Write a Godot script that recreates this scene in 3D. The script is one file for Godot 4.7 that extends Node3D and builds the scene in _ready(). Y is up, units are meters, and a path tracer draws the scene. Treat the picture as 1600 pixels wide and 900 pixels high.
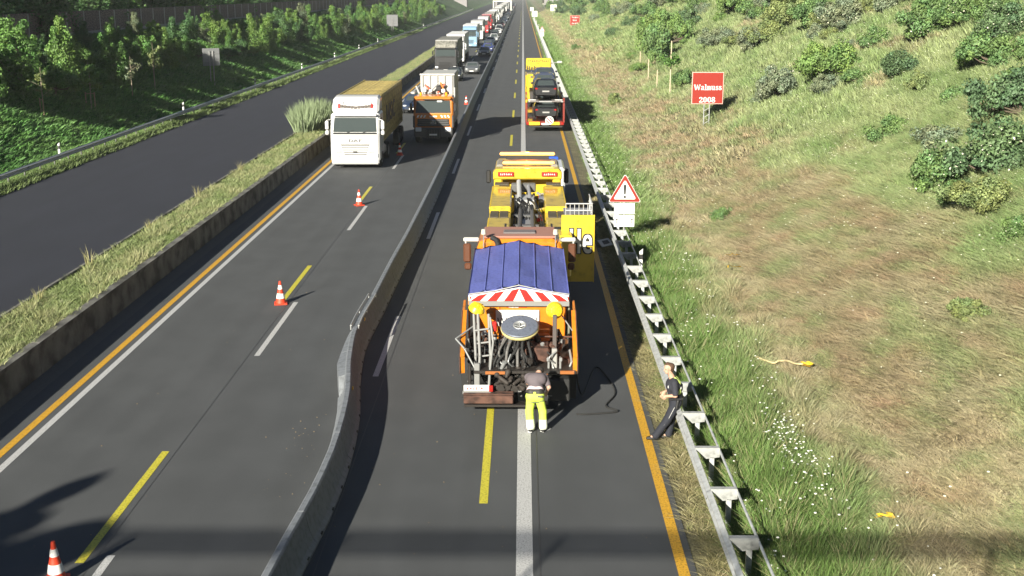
extends Node3D
# A motorway cutting seen from an overpass. x to the right of the broken-down truck's lane line, y up, -z along the road.

var used := {}
var mats := {}
var texs := {}
var rng := RandomNumberGenerator.new()
var nz := FastNoiseLite.new()
var nz2 := FastNoiseLite.new()

func _ready():
	rng.seed = 7
	nz.seed = 3; nz.frequency = 1.0; nz.fractal_octaves = 3
	nz2.seed = 11; nz2.frequency = 1.0; nz2.fractal_octaves = 2
	# camera on the overpass
	var cam := Camera3D.new()
	cam.name = "camera"
	cam.position = Vector3(0, 9.85, 0)
	cam.rotation_degrees = Vector3(-13.97, 0.507, 0)
	cam.fov = 27.13
	cam.near = 0.05
	cam.far = 6000.0
	cam.current = true
	add_child(cam)
	# sky and exposure
	var sm := ProceduralSkyMaterial.new()
	sm.sky_top_color = Color(0.42, 0.53, 0.70)
	sm.sky_horizon_color = Color(0.80, 0.85, 0.90)
	sm.sky_curve = 0.16
	sm.ground_bottom_color = Color(0.25, 0.27, 0.2)
	sm.ground_horizon_color = Color(0.62, 0.66, 0.66)
	sm.sky_energy_multiplier = 0.47
	sm.sun_angle_max = 1.0
	var sky := Sky.new()
	sky.sky_material = sm
	var env := Environment.new()
	env.background_mode = Environment.BG_SKY
	env.sky = sky
	env.tonemap_mode = Environment.TONE_MAPPER_LINEAR
	env.tonemap_exposure = 2.25
	env.sdfgi_enabled = true
	env.ssao_enabled = true
	env.ssil_enabled = true
	env.fog_enabled = true
	env.fog_density = 0.00022
	env.fog_light_color = Color(0.84, 0.86, 0.86)
	var we := WorldEnvironment.new()
	we.name = "world_environment"
	we.environment = env
	add_child(we)
	# the sun stands behind and left of the camera, low
	var sun := DirectionalLight3D.new()
	sun.name = "sun"
	sun.light_energy = 1.6
	sun.light_color = Color(1.0, 0.975, 0.91)
	sun.light_angular_distance = 0.55
	sun.shadow_enabled = true
	add_child(sun)
	sun.look_at_from_position(Vector3(-1.05, 1.0, 2.2), Vector3.ZERO, Vector3.UP)
	setting()
	overpass()
	barriers()
	plants()
	grasses()
	queue_of_traffic()
	maintenance_truck()
	recovery_truck()
	car_transporter()
	cones_and_signs()
	people()

# ---------------------------------------------------------------- helpers
class B:
	var v := PackedVector3Array()
	var n := PackedVector3Array()
	var c := PackedColorArray()
	var col := Color(1, 1, 1)
	var tint := false
	var xf := Transform3D()
	func tri(a: Vector3, b: Vector3, d: Vector3, na: Vector3, nb: Vector3, nd: Vector3):
		var g := (b - a).cross(d - a)
		if g.dot(na + nb + nd) > 0.0:
			v.append(xf * a); v.append(xf * d); v.append(xf * b)
			n.append((xf.basis * na).normalized()); n.append((xf.basis * nd).normalized()); n.append((xf.basis * nb).normalized())
		else:
			v.append(xf * a); v.append(xf * b); v.append(xf * d)
			n.append((xf.basis * na).normalized()); n.append((xf.basis * nb).normalized()); n.append((xf.basis * nd).normalized())
		if tint:
			c.append(col); c.append(col); c.append(col)
	func quad(a: Vector3, b: Vector3, d: Vector3, e: Vector3, hint: Vector3):
		var g := (b - a).cross(d - a)
		if g.length_squared() < 1e-14:
			g = (d - a).cross(e - a)
		g = g.normalized()
		if g.dot(hint) < 0.0:
			g = -g
		tri(a, b, d, g, g, g)
		tri(a, d, e, g, g, g)
	func box(o: Vector3, s: Vector3, bev := 0.0, bs := Basis()):
		var keep := xf
		xf = xf * Transform3D(bs, o)
		var h := s * 0.5
		var w: float = minf(bev, minf(h.x, minf(h.y, h.z)) * 0.9)
		var i := h - Vector3(w, w, w)
		for ax in 3:
			var a1 := (ax + 1) % 3
			var a2 := (ax + 2) % 3
			for sg in [-1.0, 1.0]:
				var q := []
				for k in [[-1, -1], [1, -1], [1, 1], [-1, 1]]:
					var p := Vector3()
					p[ax] = sg * h[ax]; p[a1] = k[0] * i[a1]; p[a2] = k[1] * i[a2]
					q.append(p)
				var hn := Vector3(); hn[ax] = sg
				quad(q[0], q[1], q[2], q[3], hn)
			if w > 0.0:
				for s1 in [-1.0, 1.0]:
					for s2 in [-1.0, 1.0]:
						var q2 := []
						for k2 in [-1.0, 1.0]:
							var p1 := Vector3(); p1[ax] = k2 * i[ax]; p1[a1] = s1 * h[a1]; p1[a2] = s2 * i[a2]
							var p2 := Vector3(); p2[ax] = k2 * i[ax]; p2[a1] = s1 * i[a1]; p2[a2] = s2 * h[a2]
							if k2 < 0: q2.append(p1); q2.append(p2)
							else: q2.append(p2); q2.append(p1)
						var hn2 := Vector3(); hn2[a1] = s1; hn2[a2] = s2
						quad(q2[0], q2[1], q2[2], q2[3], hn2)
		if w > 0.0:
			for sx in [-1.0, 1.0]:
				for sy in [-1.0, 1.0]:
					for sz in [-1.0, 1.0]:
						var d := Vector3(sx, sy, sz)
						tri(d * Vector3(h.x, i.y, i.z), d * Vector3(i.x, h.y, i.z), d * Vector3(i.x, i.y, h.z), d, d, d)
		xf = keep
	func cyl(a: Vector3, b: Vector3, ra: float, rb: float, seg := 10, caps := true):
		var ax := (b - a).normalized()
		var u := ax.cross(Vector3.UP if absf(ax.y) < 0.9 else Vector3.RIGHT).normalized()
		var w := ax.cross(u)
		for k in seg:
			var t0 := TAU * k / seg
			var t1 := TAU * (k + 1) / seg
			var d0 := u * cos(t0) + w * sin(t0)
			var d1 := u * cos(t1) + w * sin(t1)
			tri(a + d0 * ra, a + d1 * ra, b + d1 * rb, d0, d1, d1)
			tri(a + d0 * ra, b + d1 * rb, b + d0 * rb, d0, d1, d0)
			if caps:
				tri(a, a + d0 * ra, a + d1 * ra, -ax, -ax, -ax)
				tri(b, b + d0 * rb, b + d1 * rb, ax, ax, ax)
	func tube(p: Array, r: float, seg := 6):
		for k in p.size() - 1:
			cyl(p[k], p[k + 1], r, r, seg, true)
	func spline(p: Array, r: float, steps := 5, seg := 6):
		var q := []
		for k in p.size() - 1:
			var a: Vector3 = p[maxi(k - 1, 0)]
			var d: Vector3 = p[mini(k + 2, p.size() - 1)]
			for s in steps:
				var p0: Vector3 = p[k]
				q.append(p0.cubic_interpolate(p[k + 1], a, d, float(s) / steps))
		q.append(p[-1])
		tube(q, r, seg)
	func lathe(pr: Array, seg := 16):  # [radius, y] round the y axis of xf
		for k in pr.size() - 1:
			var r0: float = pr[k][0]
			var r1: float = pr[k + 1][0]
			var y0: float = pr[k][1]
			var y1: float = pr[k + 1][1]
			var sl := Vector2(y1 - y0, r0 - r1).normalized()
			for s in seg:
				var t0 := TAU * s / seg
				var t1 := TAU * (s + 1) / seg
				var d0 := Vector3(cos(t0), 0, sin(t0))
				var d1 := Vector3(cos(t1), 0, sin(t1))
				var n0 := d0 * sl.x + Vector3.UP * sl.y
				var n1 := d1 * sl.x + Vector3.UP * sl.y
				var y0v := Vector3.UP * y0
				var y1v := Vector3.UP * y1
				if r0 > 1e-5:
					tri(d0 * r0 + y0v, d1 * r0 + y0v, d1 * r1 + y1v, n0, n1, n1)
				if r1 > 1e-5:
					tri(d0 * r0 + y0v, d1 * r1 + y1v, d0 * r1 + y1v, n0, n1, n0)
	func ell(o: Vector3, r: Vector3, seg := 12):
		var rows := seg / 2
		for i in rows:
			for j in seg:
				var q := []
				for k in [[0, 0], [0, 1], [1, 1], [1, 0]]:
					var th: float = PI * (i + k[0]) / rows
					var ph: float = TAU * (j + k[1]) / seg
					q.append(Vector3(sin(th) * cos(ph), cos(th), sin(th) * sin(ph)))
				tri(o + q[0] * r, o + q[1] * r, o + q[2] * r, q[0] / r, q[1] / r, q[2] / r)
				tri(o + q[0] * r, o + q[2] * r, o + q[3] * r, q[0] / r, q[2] / r, q[3] / r)
	func prism(poly: PackedVector2Array, z0: float, z1: float, bev := 0.0):  # outline in x-y of xf, extruded along z
		var cw := 0.0
		var m := poly.size()
		for k in m:
			cw += poly[k].cross(poly[(k + 1) % m])
		var sgn := 1.0 if cw > 0.0 else -1.0
		var small := PackedVector2Array()
		for k in m:
			var e0 := (poly[k] - poly[(k + m - 1) % m]).normalized()
			var e1 := (poly[(k + 1) % m] - poly[k]).normalized()
			var n0 := Vector2(-e0.y, e0.x) * sgn
			var n1 := Vector2(-e1.y, e1.x) * sgn
			var bi := n0 + n1
			bi = bi / maxf(0.3, bi.dot(n0)) if bi.length() > 0.01 else n0
			small.append(poly[k] + bi * bev)
		var ix := Geometry2D.triangulate_polygon(small)
		for k in range(0, ix.size(), 3):
			for e in [[z0, Vector3(0, 0, signf(z0 - z1))], [z1, Vector3(0, 0, signf(z1 - z0))]]:
				var a := small[ix[k]]
				var b := small[ix[k + 1]]
				var d := small[ix[k + 2]]
				tri(Vector3(a.x, a.y, e[0]), Vector3(b.x, b.y, e[0]), Vector3(d.x, d.y, e[0]), e[1], e[1], e[1])
		var dz := signf(z1 - z0) * bev
		for k in m:
			var k1 := (k + 1) % m
			var e := poly[k1] - poly[k]
			var h := Vector3(e.y, -e.x, 0) * sgn
			quad(Vector3(poly[k].x, poly[k].y, z0 + dz), Vector3(poly[k1].x, poly[k1].y, z0 + dz), Vector3(poly[k1].x, poly[k1].y, z1 - dz), Vector3(poly[k].x, poly[k].y, z1 - dz), h)
			if bev > 0.0:
				quad(Vector3(poly[k].x, poly[k].y, z0 + dz), Vector3(poly[k1].x, poly[k1].y, z0 + dz), Vector3(small[k1].x, small[k1].y, z0), Vector3(small[k].x, small[k].y, z0), h.normalized() + Vector3(0, 0, -signf(z1 - z0)))
				quad(Vector3(poly[k].x, poly[k].y, z1 - dz), Vector3(poly[k1].x, poly[k1].y, z1 - dz), Vector3(small[k1].x, small[k1].y, z1), Vector3(small[k].x, small[k].y, z1), h.normalized() + Vector3(0, 0, signf(z1 - z0)))
	func loft(rings: Array, closed := true, caps := true, smooth := true):  # rings of equal point counts
		var m: int = rings[0].size()
		var rn := rings.size()
		var cen := []
		for r in rings:
			var s := Vector3()
			for p in r: s += p
			cen.append(s / m)
		var nr := []
		for i in rn:
			var row := []
			for j in m:
				var j0 := (j + m - 1) % m if closed else maxi(j - 1, 0)
				var j1 := (j + 1) % m if closed else mini(j + 1, m - 1)
				var du: Vector3 = rings[i][j1] - rings[i][j0]
				var dv: Vector3 = rings[mini(i + 1, rn - 1)][j] - rings[maxi(i - 1, 0)][j]
				var q := du.cross(dv).normalized()
				if q.dot(rings[i][j] - cen[i]) < 0.0 and closed: q = -q
				row.append(q)
			nr.append(row)
		for i in rn - 1:
			for j in (m if closed else m - 1):
				var k := (j + 1) % m
				if smooth:
					tri(rings[i][j], rings[i][k], rings[i + 1][k], nr[i][j], nr[i][k], nr[i + 1][k])
					tri(rings[i][j], rings[i + 1][k], rings[i + 1][j], nr[i][j], nr[i + 1][k], nr[i + 1][j])
				else:
					quad(rings[i][j], rings[i][k], rings[i + 1][k], rings[i + 1][j], nr[i][j] + nr[i][k])
		if caps:
			for e in [[0, -1.0], [rn - 1, 1.0]]:
				var ax: Vector3 = (cen[rn - 1] - cen[0]).normalized() * e[1]
				for j in m:
					tri(cen[e[0]], rings[e[0]][j], rings[e[0]][(j + 1) % m], ax, ax, ax)
	func mesh() -> ArrayMesh:
		var a := []
		a.resize(Mesh.ARRAY_MAX)
		a[Mesh.ARRAY_VERTEX] = v
		a[Mesh.ARRAY_NORMAL] = n
		if tint: a[Mesh.ARRAY_COLOR] = c
		var m := ArrayMesh.new()
		if v.size() > 0: m.add_surface_from_arrays(Mesh.PRIMITIVE_TRIANGLES, a)
		return m

func V(x: float, h: float, f: float) -> Vector3:  # x, height, distance along the road
	return Vector3(x, h, -f)

func nm(p: Node, s: String) -> String:
	var key := str(p.get_instance_id()) + s
	var k: int = used.get(key, 0)
	used[key] = k + 1
	return s if k == 0 else "%s_%03d" % [s, k]

func inst(called: String, me: Mesh, m: Material, parent: Node = null, t := Transform3D()) -> MeshInstance3D:
	var p: Node = parent if parent else self
	var o := MeshInstance3D.new()
	o.name = nm(p, called)
	o.mesh = me
	o.material_override = m
	o.transform = t
	p.add_child(o, true)
	return o

func obj(called: String, b: B, m: Material, parent: Node = null) -> MeshInstance3D:
	return inst(called, b.mesh(), m, parent)

func bx(called: String, o: Vector3, s: Vector3, m: Material, parent: Node, bev := 0.01) -> MeshInstance3D:
	var b := B.new()
	b.box(o, s, bev)
	return obj(called, b, m, parent)

func tag(o: Node, label: String, category := "", group := "", kind := "") -> Node:
	if label: o.set_meta("label", label)
	if category: o.set_meta("category", category)
	if group: o.set_meta("group", group)
	if kind: o.set_meta("kind", kind)
	return o

func thing(called: String, label: String, category: String, at := Vector3.ZERO, turn := 0.0, group := "") -> Node3D:
	var o := Node3D.new()
	o.name = nm(self, called)
	add_child(o, true)
	o.position = at
	o.rotation.y = turn
	tag(o, label, category, group)
	return o

func dup(src: Node3D, label: String, at: Vector3, turn := 0.0) -> Node3D:
	var r: Node3D = src.duplicate()
	r.name = nm(self, String(src.name).rstrip("0123456789").trim_suffix("_"))
	add_child(r, true)
	r.position = at
	r.rotation = Vector3(0, turn, 0)
	r.set_meta("label", label)
	return r

func lin(r: float, g: float, b: float) -> Color:
	return Color(r, g, b).linear_to_srgb()

func mt(key: String, r := 0.5, g := 0.5, b := 0.5, rough := 0.6, metal := 0.0) -> StandardMaterial3D:
	if not mats.has(key):
		var m := StandardMaterial3D.new()
		m.resource_name = key
		m.albedo_color = lin(r, g, b)
		m.roughness = rough
		m.metallic = metal
		mats[key] = m
	return mats[key]

func ntex(key: String, sd: int, freq: float, size: int, stops: Array, oct := 4, kind := FastNoiseLite.TYPE_SIMPLEX_SMOOTH) -> NoiseTexture2D:
	if not texs.has(key):
		var f := FastNoiseLite.new()
		f.seed = sd; f.frequency = freq; f.fractal_octaves = oct; f.noise_type = kind
		var t := NoiseTexture2D.new()
		t.width = size; t.height = size; t.seamless = true; t.noise = f
		var gr := Gradient.new()
		var offs := PackedFloat32Array(); var cols := PackedColorArray()
		for s in stops:
			offs.append(s[0])
			cols.append(Color(s[1], s[1], s[1]) if s[1] is float else s[1])
		gr.offsets = offs; gr.colors = cols
		t.color_ramp = gr
		texs[key] = t
	return texs[key]

func grain(m: StandardMaterial3D, t: Texture2D, sc: Vector3, t2: Texture2D = null, sc2 := Vector3.ONE) -> StandardMaterial3D:
	m.albedo_texture = t
	m.uv1_triplanar = true; m.uv1_world_triplanar = true; m.uv1_scale = sc
	if t2:
		m.detail_enabled = true; m.detail_albedo = t2; m.detail_blend_mode = BaseMaterial3D.BLEND_MODE_MUL
		m.detail_uv_layer = BaseMaterial3D.DETAIL_UV_2
		m.uv2_triplanar = true; m.uv2_world_triplanar = true; m.uv2_scale = sc2
	return m

func text(called: String, s: String, h: float, m: Material, parent: Node, at: Vector3, turn := 0.0, bold := 700, serif := false, stretch := 1.0, depth := 0.004) -> MeshInstance3D:
	var f := SystemFont.new()
	f.font_names = PackedStringArray(["Droid Serif" if serif else "Droid Sans"])
	f.font_weight = bold
	var t := TextMesh.new()
	t.font = f; t.text = s; t.font_size = 40; t.pixel_size = h / 29.0; t.depth = depth; t.curve_step = 3.0
	var o := inst(called, t, m, parent, Transform3D(Basis(Vector3.UP, turn).scaled_local(Vector3(stretch, 1, 1)), at))
	return o

func ordinal(k: int) -> String:
	var a := ["first", "second", "third", "fourth", "fifth", "sixth", "seventh", "eighth", "ninth", "tenth", "eleventh", "twelfth", "thirteenth", "fourteenth", "fifteenth", "sixteenth", "seventeenth", "eighteenth", "nineteenth"]
	if k < 19: return a[k]
	if k >= 99: return "hundredth" if k == 99 else "hundred-and-" + ordinal(k - 100)
	var t := (k + 1) / 10
	var u := (k + 1) % 10
	var tens := ["", "", "twenty", "thirty", "forty", "fifty", "sixty", "seventy", "eighty", "ninety"]
	var tenth := ["", "", "twentieth", "thirtieth", "fortieth", "fiftieth", "sixtieth", "seventieth", "eightieth", "ninetieth"]
	return tenth[t] if u == 0 else tens[t] + "-" + a[u - 1]

func lerp_list(pr: Array, x: float) -> float:
	if x <= pr[0][0]: return pr[0][1]
	for k in pr.size() - 1:
		if x <= pr[k + 1][0]:
			return lerpf(pr[k][1], pr[k + 1][1], (x - pr[k][0]) / (pr[k + 1][0] - pr[k][0]))
	return pr[-1][1]

# ---------------------------------------------------------------- ground, roads, walls
const PR := [[3.0, -0.02], [4.5, -0.05], [6.5, -0.15], [8.0, 0.1], [10.0, 0.9], [11.4, 1.75], [13.0, 2.6], [15.0, 3.65], [22.0, 7.6], [30.0, 12.4], [45.0, 20.0], [60.0, 24.0], [140.0, 30.0]]
const PL := [[24.2, 0.5], [26.0, 0.6], [27.2, 0.85], [37.0, 6.0], [38.5, 6.1], [60.0, 8.0], [150.0, 12.0]]

func h_right(x: float, f: float) -> float:
	var k := clampf((x - 4.5) / 8.0, 0.0, 1.0)
	return lerp_list(PR, x) + k * (0.55 * nz.get_noise_2d(x * 0.06, f * 0.035) + 0.16 * nz2.get_noise_2d(x * 0.5, f * 0.4))

func h_left(x: float, f: float) -> float:  # x negative
	var k := clampf((-x - 26.0) / 4.0, 0.0, 1.0)
	return lerp_list(PL, -x) + k * (0.3 * nz.get_noise_2d(x * 0.08, f * 0.05) + 0.08 * nz2.get_noise_2d(x * 0.6, f * 0.5))

func dry(x: float, f: float) -> float:  # share of brown dry grass on the right-hand cutting
	var n := nz.get_noise_2d(x * 0.22 + 40.0, f * 0.09)
	var n2 := nz2.get_noise_2d(x * 0.9, f * 0.5)
	var left := 6.3 + clampf((f - 30.0) / 120.0, 0.0, 1.0) * 1.6
	var right := 12.2 - clampf((f - 60.0) / 200.0, 0.0, 1.0) * 1.4
	var w := smoothstep(left - 0.9, left + 0.9, x + n * 1.6 + n2 * 0.7) * (1.0 - smoothstep(right - 1.6, right + 1.8, x + n * 3.4 + n2 * 1.2))
	var patch := smoothstep(0.28, 0.55, nz.get_noise_2d(x * 0.16 - 90.0, f * 0.07 + 20.0)) * smoothstep(11.0, 15.0, x) * 0.75
	return clampf(maxf(w, patch), 0.0, 1.0)

func sward(x: float, f: float) -> Color:  # colour of the grass on the right
	var n := nz2.get_noise_2d(x * 1.3 + 7.0, f * 0.9)
	var n3 := nz.get_noise_2d(x * 0.3 - 20.0, f * 0.2)
	var green := Color(0.165, 0.245, 0.09).lerp(Color(0.29, 0.335, 0.165), clampf(0.5 + n3 * 0.9, 0.0, 1.0))
	var strip := 1.0 - smoothstep(5.2, 7.2, x + n)
	green = green.lerp(Color(0.11, 0.20, 0.042), strip * 0.85)
	var brown := Color(0.30, 0.24, 0.155).lerp(Color(0.34, 0.30, 0.195), clampf(0.5 + n3 * 1.4, 0.0, 1.0)).lerp(Color(0.20, 0.25, 0.11), clampf(nz.get_noise_2d(x * 0.7 + 60.0, f * 0.35) * 1.6 + 0.1, 0.0, 0.8)).lerp(Color(0.35, 0.225, 0.155), clampf(nz2.get_noise_2d(x * 0.55 - 33.0, f * 0.4) * 1.1 - 0.1, 0.0, 0.6))
	var verge := 1.0 - smoothstep(3.6, 4.1, x + n * 0.4)
	var c := green.lerp(brown, clampf(dry(x, f) + n * 0.35 * dry(x, f), 0.0, 1.0))
	c = c.lerp(Color(0.27, 0.22, 0.13), verge * 0.8)
	var fine := nz.get_noise_2d(x * 3.1, f * 1.9)
	return c * (1.0 + n * 0.18 + fine * 0.22)

func sward_left(x: float, f: float) -> Color:
	var n := nz2.get_noise_2d(x * 1.1 + 7.0, f * 0.7)
	var n3 := nz.get_noise_2d(x * 0.25 - 50.0, f * 0.12)
	var c := Color(0.085, 0.225, 0.052).lerp(Color(0.14, 0.265, 0.075), clampf(0.4 + n3, 0.0, 1.0))
	return c * (1.0 + n * 0.22)

func steps_far(a: float, to: float) -> Array:
	var q := []
	var f := a
	while f < to:
		q.append(f)
		f += 1.0 if f < 110.0 else clampf(f * 0.014, 1.5, 60.0)
	q.append(to)
	return q

func sheet(called: String, xs: Array, fs: Array, hf: Callable, cf: Callable, m: Material, parent: Node = null) -> MeshInstance3D:
	var v := PackedVector3Array(); var n := PackedVector3Array(); var c := PackedColorArray(); var ix := PackedInt32Array()
	for f in fs:
		for x in xs:
			var h: float = hf.call(x, f)
			v.append(V(x, h, f))
			var dx: float = hf.call(x + 0.15, f) - h
			var df: float = hf.call(x, f + 0.15) - h
			n.append(Vector3(-dx / 0.15, 1, df / 0.15).normalized())
			c.append(cf.call(x, f))
	var w := xs.size()
	for i in fs.size() - 1:
		for j in w - 1:
			var a := i * w + j
			ix.append_array([a, a + w, a + 1, a + 1, a + w, a + w + 1] if xs[1] > xs[0] else [a, a + 1, a + w, a + 1, a + w + 1, a + w])
	var ar := []
	ar.resize(Mesh.ARRAY_MAX)
	ar[Mesh.ARRAY_VERTEX] = v; ar[Mesh.ARRAY_NORMAL] = n; ar[Mesh.ARRAY_COLOR] = c; ar[Mesh.ARRAY_INDEX] = ix
	var me := ArrayMesh.new()
	me.add_surface_from_arrays(Mesh.PRIMITIVE_TRIANGLES, ar)
	return inst(called, me, m, parent)

func strip(called: String, x: float, w: float, f0: float, f1: float, m: Material, parent: Node, h := 0.005, hx := 0.0):
	var b := B.new()
	var f := f0
	while f < f1 - 0.001:
		var g := minf(f1, f + (40.0 if f1 - f0 > 60.0 else 60.0))
		b.quad(V(x - w / 2, h, f), V(x + w / 2, h + hx, f), V(x + w / 2, h + hx, g), V(x - w / 2, h, g), Vector3.UP)
		f = g
	return obj(called, b, m, parent)

func asphalt_shade(x: float, f: float) -> Color:
	var k := 1.0 + 0.05 * nz2.get_noise_2d(x * 6.0, f * 0.03) + 0.05 * nz.get_noise_2d(x * 1.4, f * 0.018) + 0.03 * nz2.get_noise_2d(x * 0.35, f * 0.09)
	# polished and oiled wheel tracks
	for lane in [-9.35, -5.7, -1.95]:
		for s in [-0.95, 0.95]:
			var d: float = (x - lane - s + 0.12 * nz.get_noise_1d(f * 0.02)) / 0.34
			k -= 0.08 * exp(-d * d)
		var d2: float = (x - lane) / 0.4
		k -= 0.035 * exp(-d2 * d2) * (1.0 + nz.get_noise_2d(x * 3.0, f * 0.05))
	return Color(k, k, k) * 0.9

func setting():
	var wide := func(_x, _f): return Color(0.12, 0.16, 0.06)
	var soil := mt("field_soil", 0.12, 0.15, 0.06, 0.95)
	tag(sheet("ground", [-3000.0, -149.5, -147.0, 0.0, 138.0, 139.8, 3000.0], [-600.0, 0.0, 1600.0, 5000.0], func(x, _f): return -0.9 if (x > -148.0 and x < 139.0) else 9.0, wide, soil), "", "", "", "structure")
	# right-hand cutting
	var turf := grain(mt("turf", 1, 1, 1, 0.95), ntex("turf_fine", 5, 0.05, 512, [[0.15, 0.5], [0.5, 0.82], [0.8, 1.0]], 5), Vector3(0.5, 0.5, 0.5), ntex("turf_coarse", 8, 0.02, 512, [[0.2, 0.8], [0.8, 1.0]], 4), Vector3(0.09, 0.09, 0.09))
	turf.vertex_color_use_as_albedo = true
	var xs := []
	var x := 3.0
	while x < 62.0:
		xs.append(x)
		x += 0.4 if x < 14.0 else (0.8 if x < 26.0 else 3.0)
	xs.append(140.0)
	var fs := steps_far(-30.0, 1800.0)
	tag(sheet("embankment", xs, fs, h_right, sward, turf), "", "", "", "structure")
	xs = []
	x = -24.3
	while x > -62.0:
		xs.append(x)
		x -= 0.6 if x > -38.0 else 3.0
	xs.append(-150.0)
	tag(sheet("embankment", xs, fs, h_left, sward_left, turf), "", "", "", "structure")
	# carriageway under traffic
	var asp := grain(mt("asphalt", 0.116, 0.122, 0.128, 0.85), ntex("stone_fine", 21, 0.22, 512, [[0.25, 0.66], [0.55, 0.88], [0.8, 1.0]], 3), Vector3(0.62, 0.62, 0.62), ntex("stone_patch", 22, 0.018, 512, [[0.25, 0.94], [0.75, 1.0]], 4), Vector3(0.06, 0.06, 0.045))
	asp.vertex_color_use_as_albedo = true
	xs = []
	x = -12.9
	while x < 3.06:
		xs.append(x)
		x += 0.19
	fs = []
	var f := -30.0
	while f < 1800.0:
		fs.append(f)
		f += 2.5 if f < 120.0 else clampf(f * 0.03, 3.0, 80.0)
	var road := sheet("carriageway", xs, fs, func(_x, _f): return 0.0, asphalt_shade, asp)
	tag(road, "", "", "", "structure")
	var white := grain(mt("white_paint", 0.50, 0.50, 0.495, 0.6), ntex("paint_wear", 31, 0.06, 512, [[0.22, 0.72], [0.4, 0.93], [0.6, 1.0]], 5), Vector3(0.7, 0.7, 0.7))
	var yellow := grain(mt("orange_yellow_paint", 0.60, 0.33, 0.025, 0.6), ntex("paint_wear", 31, 0.06, 512, []), Vector3(0.5, 0.5, 0.5))
	var lemon := grain(mt("lemon_foil", 0.56, 0.50, 0.045, 0.55), ntex("paint_wear", 31, 0.06, 512, []), Vector3(0.5, 0.5, 0.5))
	strip("edge_line", 0.05, 0.30, -20, 1500, white, road)
	strip("yellow_line", 2.83, 0.20, -20, 1500, yellow, road)
	strip("edge_line", -11.07, 0.17, -20, 1500, white, road)
	strip("yellow_line", -11.43, 0.19, -20, 1500, yellow, road)
	var k := 0
	while k < 34:
		strip("lane_dash", -7.38, 0.15, 13.7 + 18.0 * k, 19.6 + 18.0 * k, white, road)
		strip("lane_dash", -3.86, 0.15, 11.9 + 18.0 * k, 17.9 + 18.0 * k, white, road)
		if k < 14: strip("yellow_dash", -7.85, 0.16, 19.3 + 18.35 * k, 24.6 + 18.35 * k, lemon, road)
		if k > 0: strip("yellow_dash", -0.76, 0.17, 24.15 + 18.0 * k, 30.3 + 18.0 * k, lemon, road)
		k += 1
	strip("yellow_dash", -0.76, 0.17, 21.9, 27.9, lemon, road)
	# construction joints sealed with bitumen
	var seam := mt("bitumen_seam", 0.045, 0.045, 0.045, 0.5)
	strip("sealed_joint", -7.62, 0.022, -20, 900, seam, road, 0.004)
	strip("sealed_joint", -3.62, 0.022, -20, 900, seam, road, 0.004)
	strip("sealed_joint", 0.33, 0.02, -20, 900, seam, road, 0.004)
	strip("drainage_gutter", -12.45, 0.5, -20, 1500, grain(mt("gutter_concrete", 0.10, 0.10, 0.10, 0.9), ntex("stone_patch", 22, 0.018, 512, []), Vector3(0.8, 0.8, 0.8)), road, 0.006)
	# freshly laid carriageway beyond the median
	var fresh := grain(mt("fresh_asphalt", 0.037, 0.039, 0.056, 0.75), ntex("stone_fine", 21, 0.22, 512, []), Vector3(0.8, 0.8, 0.8), ntex("stone_patch", 22, 0.018, 512, []), Vector3(0.05, 0.05, 0.02))
	fresh.vertex_color_use_as_albedo = true
	xs = []
	x = -24.5
	while x < -14.8:
		xs.append(x)
		x += 0.24
	tag(sheet("fresh_carriageway", xs, fs, func(xx, _f): return lerpf(0.80, 0.53, (-14.9 - xx) / 9.6), func(xx, ff): return Color(1, 1, 1) * (0.93 + 0.10 * nz.get_noise_2d(xx * 1.1 + 9.0, ff * 0.012) + 0.03 * nz2.get_noise_2d(xx * 0.5, ff * 0.2)), fresh), "", "", "", "structure")
	# median bed between the wall and its kerb
	tag(sheet("median_bed", [-14.72, -14.4, -14.0, -13.6, -13.2, -12.92], fs, func(xx, ff): return 0.82 + 0.05 * nz.get_noise_2d(xx * 1.2, ff * 0.3), func(xx, ff): return Color(0.20, 0.20, 0.09) * (1.0 + 0.3 * nz2.get_noise_2d(xx * 2.0, ff * 0.8)), turf), "", "", "", "structure")
	var conc := grain(mt("old_concrete", 0.27, 0.26, 0.235, 0.9), ntex("concrete_stain", 41, 0.02, 512, [[0.2, 0.6], [0.5, 0.88], [0.75, 1.0]], 5), Vector3(0.09, 0.09, 0.09), ntex("stone_fine", 21, 0.22, 512, []), Vector3(0.9, 0.9, 0.9))
	var wall := thing("concrete_wall", "low weathered concrete retaining wall along the grassy median, beside the yellow and white lines", "wall")
	f = -20.0
	var pan := B.new()
	pan.prism(PackedVector2Array([Vector2(-12.70, -0.1), Vector2(-12.74, 0.76), Vector2(-12.92, 0.76), Vector2(-12.92, -0.1)]), 0.006, 9.994, 0.012)
	var pm := pan.mesh()
	var cap := B.new()
	cap.prism(PackedVector2Array([Vector2(-12.69, 0.765), Vector2(-12.69, 0.87), Vector2(-12.93, 0.885), Vector2(-12.93, 0.765)]), 0.004, 9.996, 0.015)
	var cm := cap.mesh()
	while f < 620.0:
		inst("wall_panel", pm, conc, wall, Transform3D(Basis(), V(0, 0, f + 10.0)))
		inst("coping", cm, conc, wall, Transform3D(Basis(), V(0, 0, f + 10.0)))
		f += 10.0
	var kerb := thing("kerb", "thin concrete kerb between the median grass and the fresh dark asphalt", "kerb")
	var kb := B.new()
	kb.box(Vector3(-14.80, 0.80, -2.5), Vector3(0.13, 0.22, 4.985), 0.02)
	var km := kb.mesh()
	f = -20.0
	while f < 620.0:
		inst("kerbstone", km, conc, kerb, Transform3D(Basis(), V(0, 0, f)))
		f += 5.0

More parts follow.
